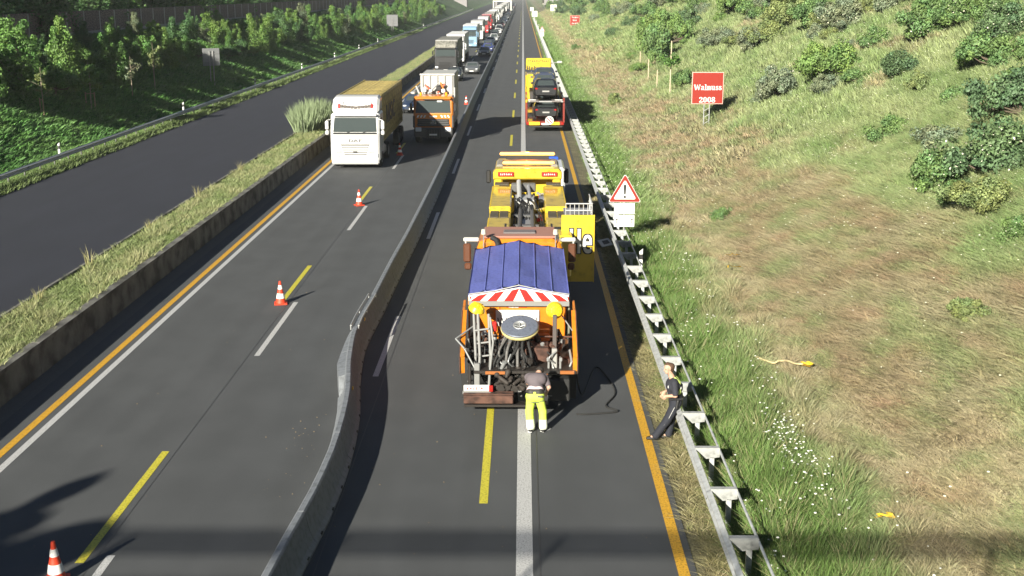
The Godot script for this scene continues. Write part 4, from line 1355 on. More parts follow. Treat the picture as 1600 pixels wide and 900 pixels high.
func orange_lorry():
	var org := paint("municipal_orange", 0.56, 0.165, 0.012)
	var black := mt("black_plastic")
	var dgrey := mt("dark_grey_plastic", 0.07, 0.07, 0.072, 0.55)
	var pale := mt("body_light_grey", 0.42, 0.42, 0.40, 0.6)
	var t := thing("service_lorry", "orange municipal service lorry with a tall grey body, facing the viewpoint beside the container lorry", "lorry", V(-5.92, 0, 79.4))
	var hw := 1.31
	var cab := B.new()
	cab.xf = Transform3D(Basis(Vector3(0, 0, 1), Vector3(0, 1, 0), Vector3(-1, 0, 0)), Vector3.ZERO)
	cab.prism(PackedVector2Array([Vector2(-0.04, 0.95), Vector2(0.0, 1.95), Vector2(-0.30, 2.92), Vector2(-0.42, 3.08), Vector2(-1.85, 3.10), Vector2(-1.9, 1.0)]), -hw, hw, 0.1)
	obj("cab", cab, org, t)
	panel("windscreen", Vector3(-hw + 0.15, 2.02, -0.005), Vector3(hw - 0.15, 2.02, -0.005), Vector3(hw - 0.22, 2.80, -0.245), Vector3(-hw + 0.22, 2.80, -0.245), glass(), t, 0.02)
	bx("sun_visor", Vector3(0, 2.97, -0.2), Vector3(2.35, 0.16, 0.26), org, t, 0.03)
	bx("visor_slot", Vector3(0, 2.90, -0.10), Vector3(1.3, 0.06, 0.08), black, t)
	for k in 3: bx("grille_slat", Vector3(0, 1.24 + 0.15 * k, 0.03), Vector3(2.2 - 0.12 * k, 0.10, 0.09), dgrey, t, 0.03)
	bx("grille", Vector3(0, 1.38, 0.0), Vector3(2.1, 0.5, 0.06), black, t, 0.02)
	var em := B.new()
	em.xf = Transform3D(Basis(Vector3.RIGHT, PI / 2), Vector3(0, 1.40, 0.10))
	em.lathe([[0.15, -0.015], [0.18, 0.0], [0.15, 0.015], [0.135, 0.0], [0.15, -0.015]], 20)
	for k in 3:
		var a := TAU * k / 3.0 + PI / 2
		em.xf = Transform3D(Basis(), Vector3(0, 1.40, 0.10))
		em.cyl(Vector3.ZERO, Vector3(cos(a), sin(a), 0) * 0.15, 0.025, 0.01, 6)
	obj("emblem", em, mt("chrome", 0.6, 0.6, 0.6, 0.2, 0.9), t)
	for k in 3:
		for s in [-1.0, 1.0]:
			var st := B.new()
			var x0 := 0.55 + 0.22 * k
			st.prism(PackedVector2Array([Vector2(x0, 1.72), Vector2(x0 + 0.11, 1.72), Vector2(x0 + 0.03, 1.88), Vector2(x0 - 0.08, 1.88)]) if s > 0 else PackedVector2Array([Vector2(-x0, 1.72), Vector2(-x0 - 0.11, 1.72), Vector2(-x0 - 0.03, 1.88), Vector2(-x0 + 0.08, 1.88)]), -0.015, 0.022)
			obj("warning_stripe", st, mt("stripe_white", 0.78, 0.76, 0.74, 0.5), t)
	bx("lettering_plate", Vector3(0, 1.79, 0.006), Vector3(0.5, 0.09, 0.03), mt("stripe_white"), t, 0.004)
	bx("bumper", Vector3(0, 0.75, 0.05), Vector3(2.56, 0.62, 0.3), dgrey, t, 0.07)
	bx("front_plate", Vector3(0, 0.66, 0.22), Vector3(1.0, 0.66, 0.06), black, t, 0.03)
	for k in 6: bx("plate_hole_bar", Vector3(-0.42 + 0.168 * k, 0.66, 0.26), Vector3(0.04, 0.56, 0.03), dgrey, t, 0.01)
	bx("number_plate", Vector3(0, 0.62, 0.285), Vector3(0.52, 0.11, 0.02), mt("plate_white"), t, 0.003)
	for s in [-1.0, 1.0]:
		bx("headlight", Vector3(s * 0.98, 0.95, 0.20), Vector3(0.40, 0.28, 0.08), mt("headlight_glass"), t, 0.05)
		bx("corner_deflector", Vector3(s * (hw - 0.02), 1.45, -0.08), Vector3(0.12, 0.8, 0.24), dgrey, t, 0.04)
		panel("side_window", Vector3(s * (hw + 0.006), 2.0, -0.3), Vector3(s * (hw + 0.006), 2.0, -1.2), Vector3(s * (hw + 0.006), 2.8, -1.2), Vector3(s * (hw + 0.006), 2.8, -0.45), glass(), t)
		var m := B.new()
		m.box(Vector3(s * (hw + 0.14), 2.4, 0.0), Vector3(0.18, 0.55, 0.12), 0.04)
		m.cyl(Vector3(s * (hw - 0.1), 2.85, -0.2), Vector3(s * (hw + 0.14), 2.7, 0.0), 0.025, 0.025, 6)
		obj("mirror", m, black, t)
		wheel(t, Vector3(s * 1.08, 0.52, -1.0), 0.52, 0.34, true)
		for k in 2: wheel(t, Vector3(s * 1.0, 0.52, -4.6 - 1.35 * k), 0.52, 0.55, true)
		bx("mudguard", Vector3(s * 1.12, 1.02, -1.0), Vector3(0.38, 0.08, 1.25), black, t, 0.03)
		var e := B.new(); e.cyl(Vector3(s * 0.85, 3.1, -0.7), Vector3(s * 0.85, 3.32, -0.7), 0.09, 0.07, 10)
		obj("beacon", e, mt("amber_lens", 0.8, 0.33, 0.02, 0.2), t)
	bx("chassis", Vector3(0, 0.85, -4.2), Vector3(0.9, 0.3, 7.0), black, t)
	bx("grey_body", Vector3(0.12, 2.7, -5.2), Vector3(2.3, 3.3, 5.2), pale, t, 0.05)
	for k in 5: bx("body_rib", Vector3(-0.88 + 0.5 * k, 2.8, -2.56), Vector3(0.09, 3.0, 0.08), mt("rib_grey", 0.33, 0.33, 0.32, 0.6), t)
	bx("body_edge", Vector3(0.12, 4.36, -2.6), Vector3(2.36, 0.12, 0.14), pale, t)
	# loading crane and clutter between the cab and the body
	for q in [[-0.5, 3.1, 0.2, 3.8, "rail_grey"], [0.15, 3.15, 0.65, 3.75, "crane_red"], [0.7, 3.1, 0.35, 3.85, "municipal_orange"], [-0.2, 3.2, -0.7, 3.7, "crane_red"], [-1.0, 2.9, -1.3, 3.6, "body_light_grey"]]:
		var c := B.new()
		c.cyl(Vector3(q[0], q[1], -2.2), Vector3(q[2], q[3], -2.3), 0.07, 0.06, 8)
		obj("crane_arm", c, mt(q[4], 0.3, 0.3, 0.3, 0.5) if q[4] != "crane_red" else mt("crane_red", 0.5, 0.09, 0.04, 0.5), t)
	bx("crane_head", Vector3(0.25, 3.45, -2.25), Vector3(0.36, 0.34, 0.3), black, t, 0.05)
	for q in [[-0.75, 3.35, 0.3], [0.55, 3.3, 0.26], [-0.3, 3.3, 0.22]]:
		bx("stowed_cone_box", Vector3(q[0], q[1], -2.2), Vector3(q[2], q[2], 0.3), mt("stripe_white"), t, 0.05)
	bx("side_mirror_arm", Vector3(-1.42, 3.25, -1.3), Vector3(0.3, 0.14, 0.9), pale, t, 0.03)
	bx("side_panel", Vector3(1.30, 2.4, -3.0), Vector3(0.08, 2.2, 1.2), pale, t, 0.02)
	bx("dash_paper", Vector3(0.42, 2.72, -0.215), Vector3(0.34, 0.22, 0.03), mt("plate_white"), t)

# ---------------------------------------------------------------- the broken-down truck and its helpers
func rod(called: String, pts: Array, r: float, m: Material, p: Node, seg := 8):
	var b := B.new(); b.tube(pts, r, seg); return obj(called, b, m, p)

func maintenance_truck():
	var org := grain(paint("spreader_orange", 0.62, 0.20, 0.01), ntex("paint_dirt", 61, 0.02, 512, [[0.12, 0.78], [0.35, 0.96], [0.6, 1.0]], 4), Vector3(0.25, 0.25, 0.25))
	var rust := grain(mt("rusty_steel", 0.115, 0.055, 0.038, 0.85), ntex("concrete_stain", 41, 0.02, 512, []), Vector3(0.3, 0.3, 0.3))
	var black := mt("black_rubber", 0.018, 0.018, 0.018, 0.8)
	var oily := mt("oily_steel", 0.035, 0.03, 0.027, 0.5, 0.3)
	var grey := mt("bracket_grey", 0.24, 0.24, 0.235, 0.55, 0.2)
	var tarp := grain(mt("blue_tarpaulin", 0.105, 0.125, 0.37, 0.55), ntex("paint_dirt", 61, 0.02, 512, []), Vector3(0.9, 0.9, 0.9))
	var whitep := mt("plate_white")
	var redp := mt("red_paint")
	var t := thing("asphalt_truck", "orange hopper truck with blue tarpaulin roof and oily rear equipment", "truck", V(-0.08, 0, 27.0))
	bx("chassis", V(0, 0.85, 4.6), Vector3(0.95, 0.34, 8.0), oily, t)
	for s in [-1.0, 1.0]:
		wheel(t, V(s * 1.0, 0.52, 2.4), 0.52, 0.55, true)
		wheel(t, V(s * 1.0, 0.52, 3.8), 0.52, 0.55, true)
		wheel(t, V(s * 1.08, 0.52, 6.9), 0.52, 0.34, true)
	# hopper
	var hp := B.new()
	var r0 := []
	var r1 := []
	for q in [[-1.22, 2.40], [0.0, 2.60], [1.22, 2.40], [1.18, 1.45], [0.85, 1.05], [-0.85, 1.05], [-1.18, 1.45]]:
		r0.append(V(q[0], q[1], 2.35)); r1.append(V(q[0], q[1] + 0.1, 6.3))
	hp.loft([r0, r1], true, true, false)
	obj("hopper", hp, org, t)
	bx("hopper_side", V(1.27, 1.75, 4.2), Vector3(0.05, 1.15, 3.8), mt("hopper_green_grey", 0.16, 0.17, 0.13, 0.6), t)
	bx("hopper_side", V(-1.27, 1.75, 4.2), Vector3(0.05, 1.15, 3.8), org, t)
	# tarpaulin roof: six welded sheets over a gable
	for k in 6:
		var b := B.new()
		var xa := lerpf(-1.28, 1.26, k / 6.0)
		var xb := lerpf(-1.28, 1.26, (k + 1) / 6.0)
		var n := 6
		var rings := []
		for i in n + 1:
			var f := lerpf(2.12, 6.45, float(i) / n)
			var sag := 0.025 * sin(k * 2.1 + i * 1.7)
			var ring := []
			for u in [0.0, 0.06, 0.3, 0.7, 0.94, 1.0]:
				var x := lerpf(xa, xb, u)
				var lift := 0.035 if u in [0.0, 1.0] else 0.0
				ring.append(V(x, 2.72 - 0.20 * absf(x) + (f - 2.12) * 0.045 + lift + sag * sin(u * PI) - (0.03 if i == 0 else 0.0), f))
			for u in [1.0, 0.0]:
				var x := lerpf(xa, xb, u)
				ring.append(V(x, 2.66 - 0.20 * absf(x) + (f - 2.12) * 0.045 - (0.03 if i == 0 else 0.0), f))
			rings.append(ring)
		b.loft(rings, true, true, false)
		obj("tarpaulin_sheet", b, tarp, t)
	rod("tarpaulin_cord", [V(-1.26, 2.46, 2.06), V(-0.6, 2.55, 2.05), V(0, 2.70, 2.04), V(0.6, 2.56, 2.05), V(1.26, 2.46, 2.06)], 0.014, mt("cord_grey", 0.4, 0.4, 0.4, 0.7), t, 5)
	# red and white chevron board under the eaves
	var board := PackedVector2Array([Vector2(-1.27, 2.27), Vector2(1.25, 2.27), Vector2(1.25, 2.42), Vector2(0.0, 2.62), Vector2(-1.27, 2.42)])
	var cb := B.new(); cb.prism(board, -2.10, -2.14)
	obj("chevron_board", cb, mt("stripe_white", 0.78, 0.76, 0.74, 0.5), t)
	for s in [-1.0, 1.0]:
		for k in 4:
			var x0 := -0.02 + 0.42 * k
			var hh := 2.61 - 0.16 * (x0 + 0.1)
			var st := B.new()
			var poly := PackedVector2Array([Vector2(s * (x0 + 0.17), 2.275), Vector2(s * minf(x0 + 0.40, 1.24), 2.275), Vector2(s * minf(x0 + 0.20, 1.24), hh - 0.045), Vector2(s * maxf(x0 - 0.02, 0.0), hh)]) if k < 3 else PackedVector2Array([Vector2(s * 1.245, 2.275), Vector2(s * 1.245, 2.38), Vector2(s * 1.20, 2.40)])
			st.prism(poly, -2.085, -2.10)
			obj("chevron_stripe", st, redp, t)
	bx("eaves_rail", V(0, 2.2, 2.13), Vector3(2.54, 0.13, 0.08), mt("eaves_grey", 0.22, 0.22, 0.21, 0.6), t)
	bx("rear_wall", V(0.02, 1.68, 2.28), Vector3(2.30, 0.92, 0.08), org, t, 0.02)
	bx("wall_fold", V(-0.52, 1.66, 2.22), Vector3(0.06, 0.86, 0.05), org, t)
	bx("wall_fold", V(0.86, 1.66, 2.22), Vector3(0.06, 0.86, 0.05), org, t)
	bx("maker_label", V(-0.06, 2.11, 2.22), Vector3(0.52, 0.075, 0.02), redp, t, 0.004)
	text("label_lettering", "Thermo", 0.05, whitep, t, V(-0.14, 2.09, 2.205))
	bx("name_board", V(-0.04, 1.80, 2.20), Vector3(1.10, 0.42, 0.03), whitep, t, 0.006)
	text("board_lettering", "Wir sind", 0.235, mt("black_print", 0.02, 0.02, 0.02, 0.6), t, V(-0.04, 1.69, 2.18), 0, 500, false, 0.86)
	# side boards that frame the open machine bay
	for s in [-1.0, 1.0]:
		var w := B.new()
		w.xf = Transform3D(Basis(Vector3(0, 0, -1), Vector3(0, 1, 0), Vector3(1, 0, 0)), Vector3(s * 1.38, 0, 0))
		w.prism(PackedVector2Array([Vector2(0.35, 0.95), Vector2(2.4, 1.0), Vector2(2.4, 2.22), Vector2(1.7, 2.12), Vector2(0.30, 1.35)]), -0.03, 0.03, 0.008)
		obj("side_board", w, org, t)
		panel("board_flange", V(s * 1.40, 0.95, 0.30), V(s * 1.30, 0.95, 0.33), V(s * 1.30, 1.36, 0.28), V(s * 1.40, 1.36, 0.25), org, t, 0.015)
		panel("board_flange", V(s * 1.40, 1.37, 0.25), V(s * 1.30, 1.37, 0.28), V(s * 1.30, 2.14, 1.68), V(s * 1.40, 2.14, 1.65), org, t, 0.015)
		rod("board_edge", [V(s * 1.41, 0.95, 0.26), V(s * 1.41, 1.36, 0.22), V(s * 1.41, 2.15, 1.62)], 0.016, rust, t, 6)
	# beacons on posts
	var lens := mt("yellow_lens", 0.78, 0.55, 0.02, 0.2)
	for q in [[-1.02, 2.30, 1.35, 0.25, -0.35], [0.88, 2.27, 1.2, 1.35, 0.0]]:
		var d := thing_part("warning_beacon", t, V(q[0], q[1], q[2]))
		var b := B.new()
		b.xf = Transform3D(Basis.from_euler(Vector3(q[3], 0, q[4])), Vector3.ZERO)
		b.lathe([[0.0, 0.10], [0.10, 0.09], [0.17, 0.05], [0.20, -0.02], [0.215, -0.06], [0.19, -0.10], [0.0, -0.12]], 22)
		d.mesh = b.mesh()
		d.material_override = mt("beacon_yellow", 0.74, 0.50, 0.02, 0.35)
		var g := B.new()
		g.xf = b.xf
		g.lathe([[0.0, 0.115], [0.075, 0.108], [0.08, 0.095]], 18)
		for k in 8: g.cyl(Vector3(cos(k * PI / 4), 0, sin(k * PI / 4)) * 0.08 + Vector3(0, 0.105, 0), Vector3(cos(k * PI / 4), 0, sin(k * PI / 4)) * 0.18 + Vector3(0, 0.055, 0), 0.008, 0.008, 4)
		obj("lens", g, lens, d)
		rod("beacon_post", [V(q[0], 1.2, q[2] + 0.05), V(q[0], q[1] - 0.08, q[2] + 0.02)], 0.03, grey, t)
	# round cover plate of the rotating feeder
	var disc := thing_part("feeder_disc", t, V(0.02, 1.94, 0.95))
	var db := B.new()
	db.xf = Transform3D(Basis.from_euler(Vector3(0.36, 0, 0.03)), Vector3.ZERO)
	db.lathe([[0.16, 0.035], [0.43, 0.02], [0.455, 0.0], [0.44, -0.03], [0.16, -0.03], [0.16, 0.035]], 32)
	disc.mesh = db.mesh()
	disc.material_override = grain(mt("disc_blue_grey", 0.17, 0.19, 0.24, 0.42, 0.3), ntex("paint_dirt", 61, 0.02, 512, []), Vector3(1.1, 1.1, 1.1))
	var rim := B.new()
	rim.xf = db.xf
	rim.lathe([[0.455, -0.02], [0.47, -0.05], [0.455, -0.10], [0.41, -0.10], [0.41, -0.035]], 32)
	obj("rim", rim, mt("rim_pale_yellow", 0.5, 0.44, 0.2, 0.6), disc)
	var hub := B.new()
	hub.xf = db.xf
	hub.lathe([[0.165, 0.036], [0.15, 0.05], [0.11, 0.02], [0.10, -0.06], [0.0, -0.07]], 24)
	for k in 4: hub.cyl(Vector3(cos(k * 1.57), 0, sin(k * 1.57)) * 0.13 + Vector3(0, 0.03, 0), Vector3(0, -0.02, 0), 0.018, 0.018, 5)
	obj("hub", hub, mt("galvanised", 0.42, 0.43, 0.43, 0.5, 0.6), disc)
	rod("feeder_neck", [V(0.02, 1.9, 1.0), V(0.0, 1.3, 1.25)], 0.17, oily, t, 14)
	# hoses
	var r := RandomNumberGenerator.new(); r.seed = 15
	for k in 16:
		var hb := B.new()
		var x := -0.62 + 0.055 * k
		hb.spline([V(x * 0.55 + 0.1, 1.82 + r.randf() * 0.1, 0.95 + r.randf() * 0.2), V(x * 0.8 + r.randf_range(-0.16, 0.16), 1.45 + r.randf_range(-0.12, 0.12), 0.5 + r.randf() * 0.3), V(x * 0.9 - 0.05 + r.randf_range(-0.24, 0.24), 1.05 + r.randf_range(-0.15, 0.2), 0.42 + r.randf() * 0.2), V(-0.12 + x * 0.5 + r.randf_range(-0.1, 0.1), 0.72, 0.55)], r.randf_range(0.022, 0.042), 5, 7)
		obj("hose", hb, black if k % 4 else mt("hose_grey", 0.12, 0.115, 0.11, 0.6), t)
	for q in [[-0.7, 1.3, -0.1, 0.95], [0.3, 1.4, 0.75, 1.0], [-1.1, 1.2, -0.5, 0.8], [0.15, 1.3, 0.5, 0.62]]:
		var hb := B.new()
		hb.spline([V(q[0], q[1], 0.9), V((q[0] + q[2]) / 2, minf(q[1], q[3]) - 0.15, 0.55), V(q[2], q[3], 0.8)], 0.025, 7, 6)
		obj("hose", hb, black, t)
	# machine bay: platform, burner, valves, motors
	bx("platform", V(0.15, 1.0, 1.15), Vector3(2.45, 0.07, 1.9), oily, t)
	var dull := mt("dirty_orange", 0.30, 0.10, 0.02, 0.75)
	bx("platform_lip", V(-0.55, 0.99, 0.22), Vector3(0.5, 0.08, 0.07), dull, t)
	bx("platform_lip", V(0.52, 0.97, 0.24), Vector3(0.36, 0.07, 0.07), dull, t)
	bx("platform_lip", V(1.16, 1.0, 0.22), Vector3(0.34, 0.08, 0.07), dull, t)
	bx("bay_back", V(0.0, 1.08, 2.05), Vector3(2.5, 0.42, 0.06), oily, t)
	bx("burner_box", V(0.45, 1.22, 1.2), Vector3(0.6, 0.36, 0.7), rust, t, 0.04)
	bx("red_guard", V(0.18, 1.62, 1.7), Vector3(0.42, 0.10, 0.2), mt("guard_orange_red", 0.5, 0.10, 0.02, 0.5), t)
	for k in 3: bx("rung", V(0.62, 1.30 + 0.13 * k, 1.95), Vector3(0.30, 0.05, 0.08), org, t)
	var rnd := ["oily_steel", "bracket_grey", "rusty_steel", "black_rubber", "galvanised"]
	for k in 60:
		var p := V(r.randf_range(-1.25, 1.25), r.randf_range(0.95, 1.5), r.randf_range(0.35, 1.7))
		if p.x > -0.1 and p.x < 0.35 and p.y > 1.3: continue
		var b := B.new()
		if k % 3 == 0:
			b.cyl(p, p + Vector3(r.randf_range(-0.2, 0.2), r.randf_range(0.1, 0.3), r.randf_range(-0.1, 0.1)), r.randf_range(0.04, 0.09), r.randf_range(0.03, 0.08), 10)
		elif k % 3 == 1:
			b.box(p, Vector3(r.randf_range(0.08, 0.26), r.randf_range(0.08, 0.22), r.randf_range(0.08, 0.2)), 0.015, Basis(Vector3.UP, r.randf()))
		else:
			b.spline([p, p + Vector3(r.randf_range(-0.25, 0.25), -0.15, 0.12), p + Vector3(r.randf_range(-0.3, 0.3), -0.3, 0.0)], 0.02, 4, 6)
		obj(["valve", "gearbox", "pipe"][k % 3], b, mt(rnd[r.randi() % 5]), t)
	# matted bundle of hoses and rags below the feeder, and the greasy drive under it
	var bun := []
	for k in 30:
		var u := r.randf()
		var p := V(lerpf(0.05, -0.35, u) + r.randf_range(-0.22, 0.22), lerpf(1.7, 0.9, u), lerpf(0.9, 0.5, u) + r.randf_range(-0.05, 0.2))
		bun.append([p, p + Vector3(r.randf_range(-0.22, 0.22), r.randf_range(-0.35, 0.05), r.randf_range(-0.05, 0.12)), r.randf_range(0.025, 0.06), r.randf_range(0.02, 0.05)])
	inst("hose_bundle", sdf(bun, 0.02, 0.02), mt("greasy_black", 0.03, 0.029, 0.029, 0.6), t)
	bun = []
	for k in 26:
		var p := V(r.randf_range(-0.5, 0.35), r.randf_range(0.5, 0.95), r.randf_range(0.1, 0.5))
		bun.append([p, p + Vector3(r.randf_range(-0.16, 0.16), r.randf_range(-0.1, 0.1), r.randf_range(-0.1, 0.1)), r.randf_range(0.04, 0.09), r.randf_range(0.03, 0.08)])
	inst("greasy_drive", sdf(bun, 0.022, 0.02), mt("greasy_brown", 0.034, 0.027, 0.023, 0.7), t)
	bun = []
	for k in 22:
		var p := V(r.randf_range(-1.2, -0.55), r.randf_range(0.9, 1.5), r.randf_range(0.6, 1.5))
		bun.append([p, p + Vector3(r.randf_range(-0.2, 0.2), r.randf_range(-0.25, 0.1), r.randf_range(-0.1, 0.2)), r.randf_range(0.02, 0.06), r.randf_range(0.02, 0.06)])
	inst("valve_cluster", sdf(bun, 0.02, 0.015), mt("greasy_black"), t)
	for k in 3:
		var b := B.new(); b.ell(V(-0.85 + 0.12 * k, 1.62 - 0.05 * k, 1.35), Vector3(0.08, 0.10, 0.08), 10)
		obj("pressure_gauge", b, mt("galvanised"), t)
	bx("valve_block", V(-0.62, 1.72, 1.7), Vector3(0.14, 0.26, 0.14), redp, t, 0.03)
	# lifting frame on the left
	for x in [-1.08, -0.98, -0.72]:
		rod("frame_post", [V(x, 0.55, 0.45), V(x + 0.04, 1.3, 0.55), V(x - 0.02, 2.2, 1.1)], 0.035, grey, t)
	for y in [1.25, 1.55, 1.85]: rod("frame_rung", [V(-1.08, y, 0.62 + (y - 1.25) * 0.4), V(-0.72, y + 0.05, 0.62 + (y - 1.25) * 0.4)], 0.025, grey, t)
	rod("stay_bar", [V(-1.0, 1.95, 1.2), V(-1.52, 1.72, 0.6), V(-1.30, 1.55, 0.35), V(-0.98, 0.95, 0.25)], 0.022, mt("galvanised"), t)
	bx("ram", V(-1.0, 0.85, 0.3), Vector3(0.14, 0.7, 0.12), grey, t, 0.02)
	bx("ram", V(-1.18, 0.85, 0.3), Vector3(0.08, 0.62, 0.10), oily, t, 0.02)
	rod("ladder_rail", [V(-0.70, 0.95, 0.28), V(-0.62, 1.6, 0.7), V(-0.70, 2.15, 1.0)], 0.028, grey, t)
	# lifting post on the right
	bx("lift_post", V(0.86, 1.0, 0.55), Vector3(0.13, 1.0, 0.14), mt("post_pale_grey", 0.36, 0.35, 0.33, 0.5, 0.2), t, 0.015)
	bx("lift_post", V(0.87, 1.85, 0.85), Vector3(0.10, 0.8, 0.12), mt("post_dark", 0.09, 0.075, 0.07, 0.6), t, 0.015)
	for s in [-0.14, 0.14]: bx("lift_cheek", V(0.86 + s, 0.98, 0.5), Vector3(0.05, 0.62, 0.16), grey, t, 0.01)
	rod("pedal_frame", [V(0.60, 0.62, 0.18), V(0.60, 0.45, 0.12), V(0.80, 0.45, 0.12), V(0.84, 0.62, 0.18)], 0.022, mt("galvanised"), t, 6)
	for s in [-0.16, 0.16]: bx("shackle", V(0.86 + s, 1.26, 0.42), Vector3(0.06, 0.10, 0.08), mt("galvanised"), t, 0.02)
	rod("chain", [V(1.24, 1.35, 0.9), V(1.28, 1.15, 0.6), V(1.22, 0.98, 0.6)], 0.03, mt("galvanised"), t, 6)
	rod("cross_bar", [V(-0.9, 1.62, 1.2), V(1.36, 1.60, 1.2)], 0.022, rust, t, 6)
	rod("stay_bar", [V(1.05, 2.1, 1.4), V(1.35, 1.75, 1.0)], 0.018, grey, t, 6)
	# bottom: rust-red beam, mudflaps, lamp plate, tar box
	bx("rear_beam", V(-0.72, 0.42, -0.05), Vector3(1.18, 0.20, 0.16), rust, t, 0.02)
	bx("rear_beam_flange", V(-0.72, 0.54, 0.02), Vector3(1.20, 0.03, 0.24), rust, t)
	bx("lamp_board", V(-1.0, 0.66, 0.05), Vector3(0.62, 0.15, 0.05), whitep, t, 0.01)
	bx("tail_lamp", V(-0.66, 0.66, 0.015), Vector3(0.10, 0.16, 0.04), mt("tail_red"), t, 0.01)
	print_marks("plate_print", -0.2, 0.2, 0.07, redp, t, V(-1.05, 0.66, 0.02), 46)
	bx("lamp_bracket", V(-1.0, 0.54, 0.08), Vector3(0.68, 0.07, 0.10), grey, t)
	bx("screed_floor", V(-0.3, 0.24, 0.10), Vector3(2.0, 0.06, 0.3), oily, t)
	bx("tar_box", V(0.80, 0.58, 0.35), Vector3(0.85, 0.55, 0.5), black, t, 0.03)
	bx("mudflap", V(1.18, 0.45, 0.95), Vector3(0.46, 0.72, 0.03), black, t)
	bx("mudflap", V(-1.18, 0.45, 0.95), Vector3(0.46, 0.72, 0.03), black, t)
	for k in 5:
		var b := B.new(); b.cyl(V(-0.42 + 0.16 * k, 0.62 + 0.05 * (k % 2), 0.15), V(-0.42 + 0.16 * k, 0.62 + 0.05 * (k % 2), 0.4), 0.10, 0.10, 14)
		obj("roller", b, oily, t)
	# cab
	var cab := B.new()
	cab.prism(PackedVector2Array([Vector2(-1.26, 0.9), Vector2(1.26, 0.9), Vector2(1.26, 2.55), Vector2(1.16, 2.84), Vector2(0.95, 2.93), Vector2(-0.95, 2.93), Vector2(-1.16, 2.84), Vector2(-1.26, 2.55)]), -6.6, -8.3, 0.07)
	obj("cab", cab, org, t)
	var arch := B.new()
	arch.prism(PackedVector2Array([Vector2(-1.08, 1.3), Vector2(1.08, 1.3), Vector2(1.08, 2.5), Vector2(0.92, 2.74), Vector2(-0.92, 2.74), Vector2(-1.08, 2.5)]), -6.56, -6.62, 0.02)
	obj("rear_panel", arch, org, t)
	bx("roof", V(0, 2.955, 7.5), Vector3(2.1, 0.06, 1.45), mt("roof_faded_red", 0.34, 0.17, 0.13, 0.7), t, 0.02)
	bx("roof_hatch", V(0, 3.0, 7.35), Vector3(0.95, 0.06, 0.45), mt("hatch_grey", 0.16, 0.14, 0.14, 0.6), t, 0.03)
	for s in [-1.0, 1.0]:
		rod("aerial", [V(s * 1.03, 2.6, 6.52), V(s * 1.03, 3.12, 6.52)], 0.016, grey, t, 6)
		var e := B.new(); e.cyl(V(s * 1.03, 3.1, 6.52), V(s * 1.03, 3.24, 6.52), 0.075, 0.06, 12)
		obj("roof_beacon", e, mt("frosted_lens", 0.62, 0.56, 0.46, 0.3), t)
		rod("mirror_arm", [V(s * 1.25, 2.85, 7.0), V(s * 1.56, 2.88, 6.9), V(s * 1.56, 2.2, 6.9)], 0.025, mt("arm_pale", 0.5, 0.5, 0.47, 0.5), t)
		bx("mirror_bracket", V(s * 1.40, 2.86, 6.92), Vector3(0.46, 0.12, 0.12), mt("arm_pale"), t, 0.03)
		bx("mirror", V(s * 1.52, 2.48, 6.86), Vector3(0.22, 0.55, 0.12), mt("mirror_back", 0.10, 0.035, 0.015, 0.5), t, 0.04)
		bx("wide_mirror", V(s * 1.50, 2.08, 6.86), Vector3(0.20, 0.20, 0.12), mt("mirror_back"), t, 0.04)
		rod("grab_rail", [V(s * 1.30, 1.5, 6.55), V(s * 1.36, 1.7, 6.5), V(s * 1.36, 2.1, 6.5), V(s * 1.30, 2.25, 6.55)], 0.02, grey, t)
	var ex := B.new()
	ex.spline([V(-0.62, 2.2, 6.5), V(-0.62, 2.75, 6.5), V(-0.68, 2.93, 6.52), V(-0.82, 3.0, 6.55)], 0.075, 5, 10)
	obj("exhaust", ex, black, t)
	# cable dropped on the road
	var cb2 := B.new()
	cb2.spline([V(1.3, 0.9, 28.1), V(1.5, 0.05, 28.4), V(1.95, 0.03, 30.6), V(2.2, 0.03, 30.0), V(2.35, 0.03, 28.6), V(2.05, 0.03, 27.6), V(2.3, 0.03, 27.2), V(1.6, 0.03, 27.0), V(1.3, 0.03, 27.0)], 0.022, 8, 6)
	tag(obj("rubber_hose", cb2, black), "black rubber hose lying in a loop on the road right of the orange truck", "hose")

func thing_part(called: String, p: Node, at: Vector3) -> MeshInstance3D:
	var o := MeshInstance3D.new()
	o.name = nm(p, called)
	p.add_child(o, true)
	o.position = at
	return o

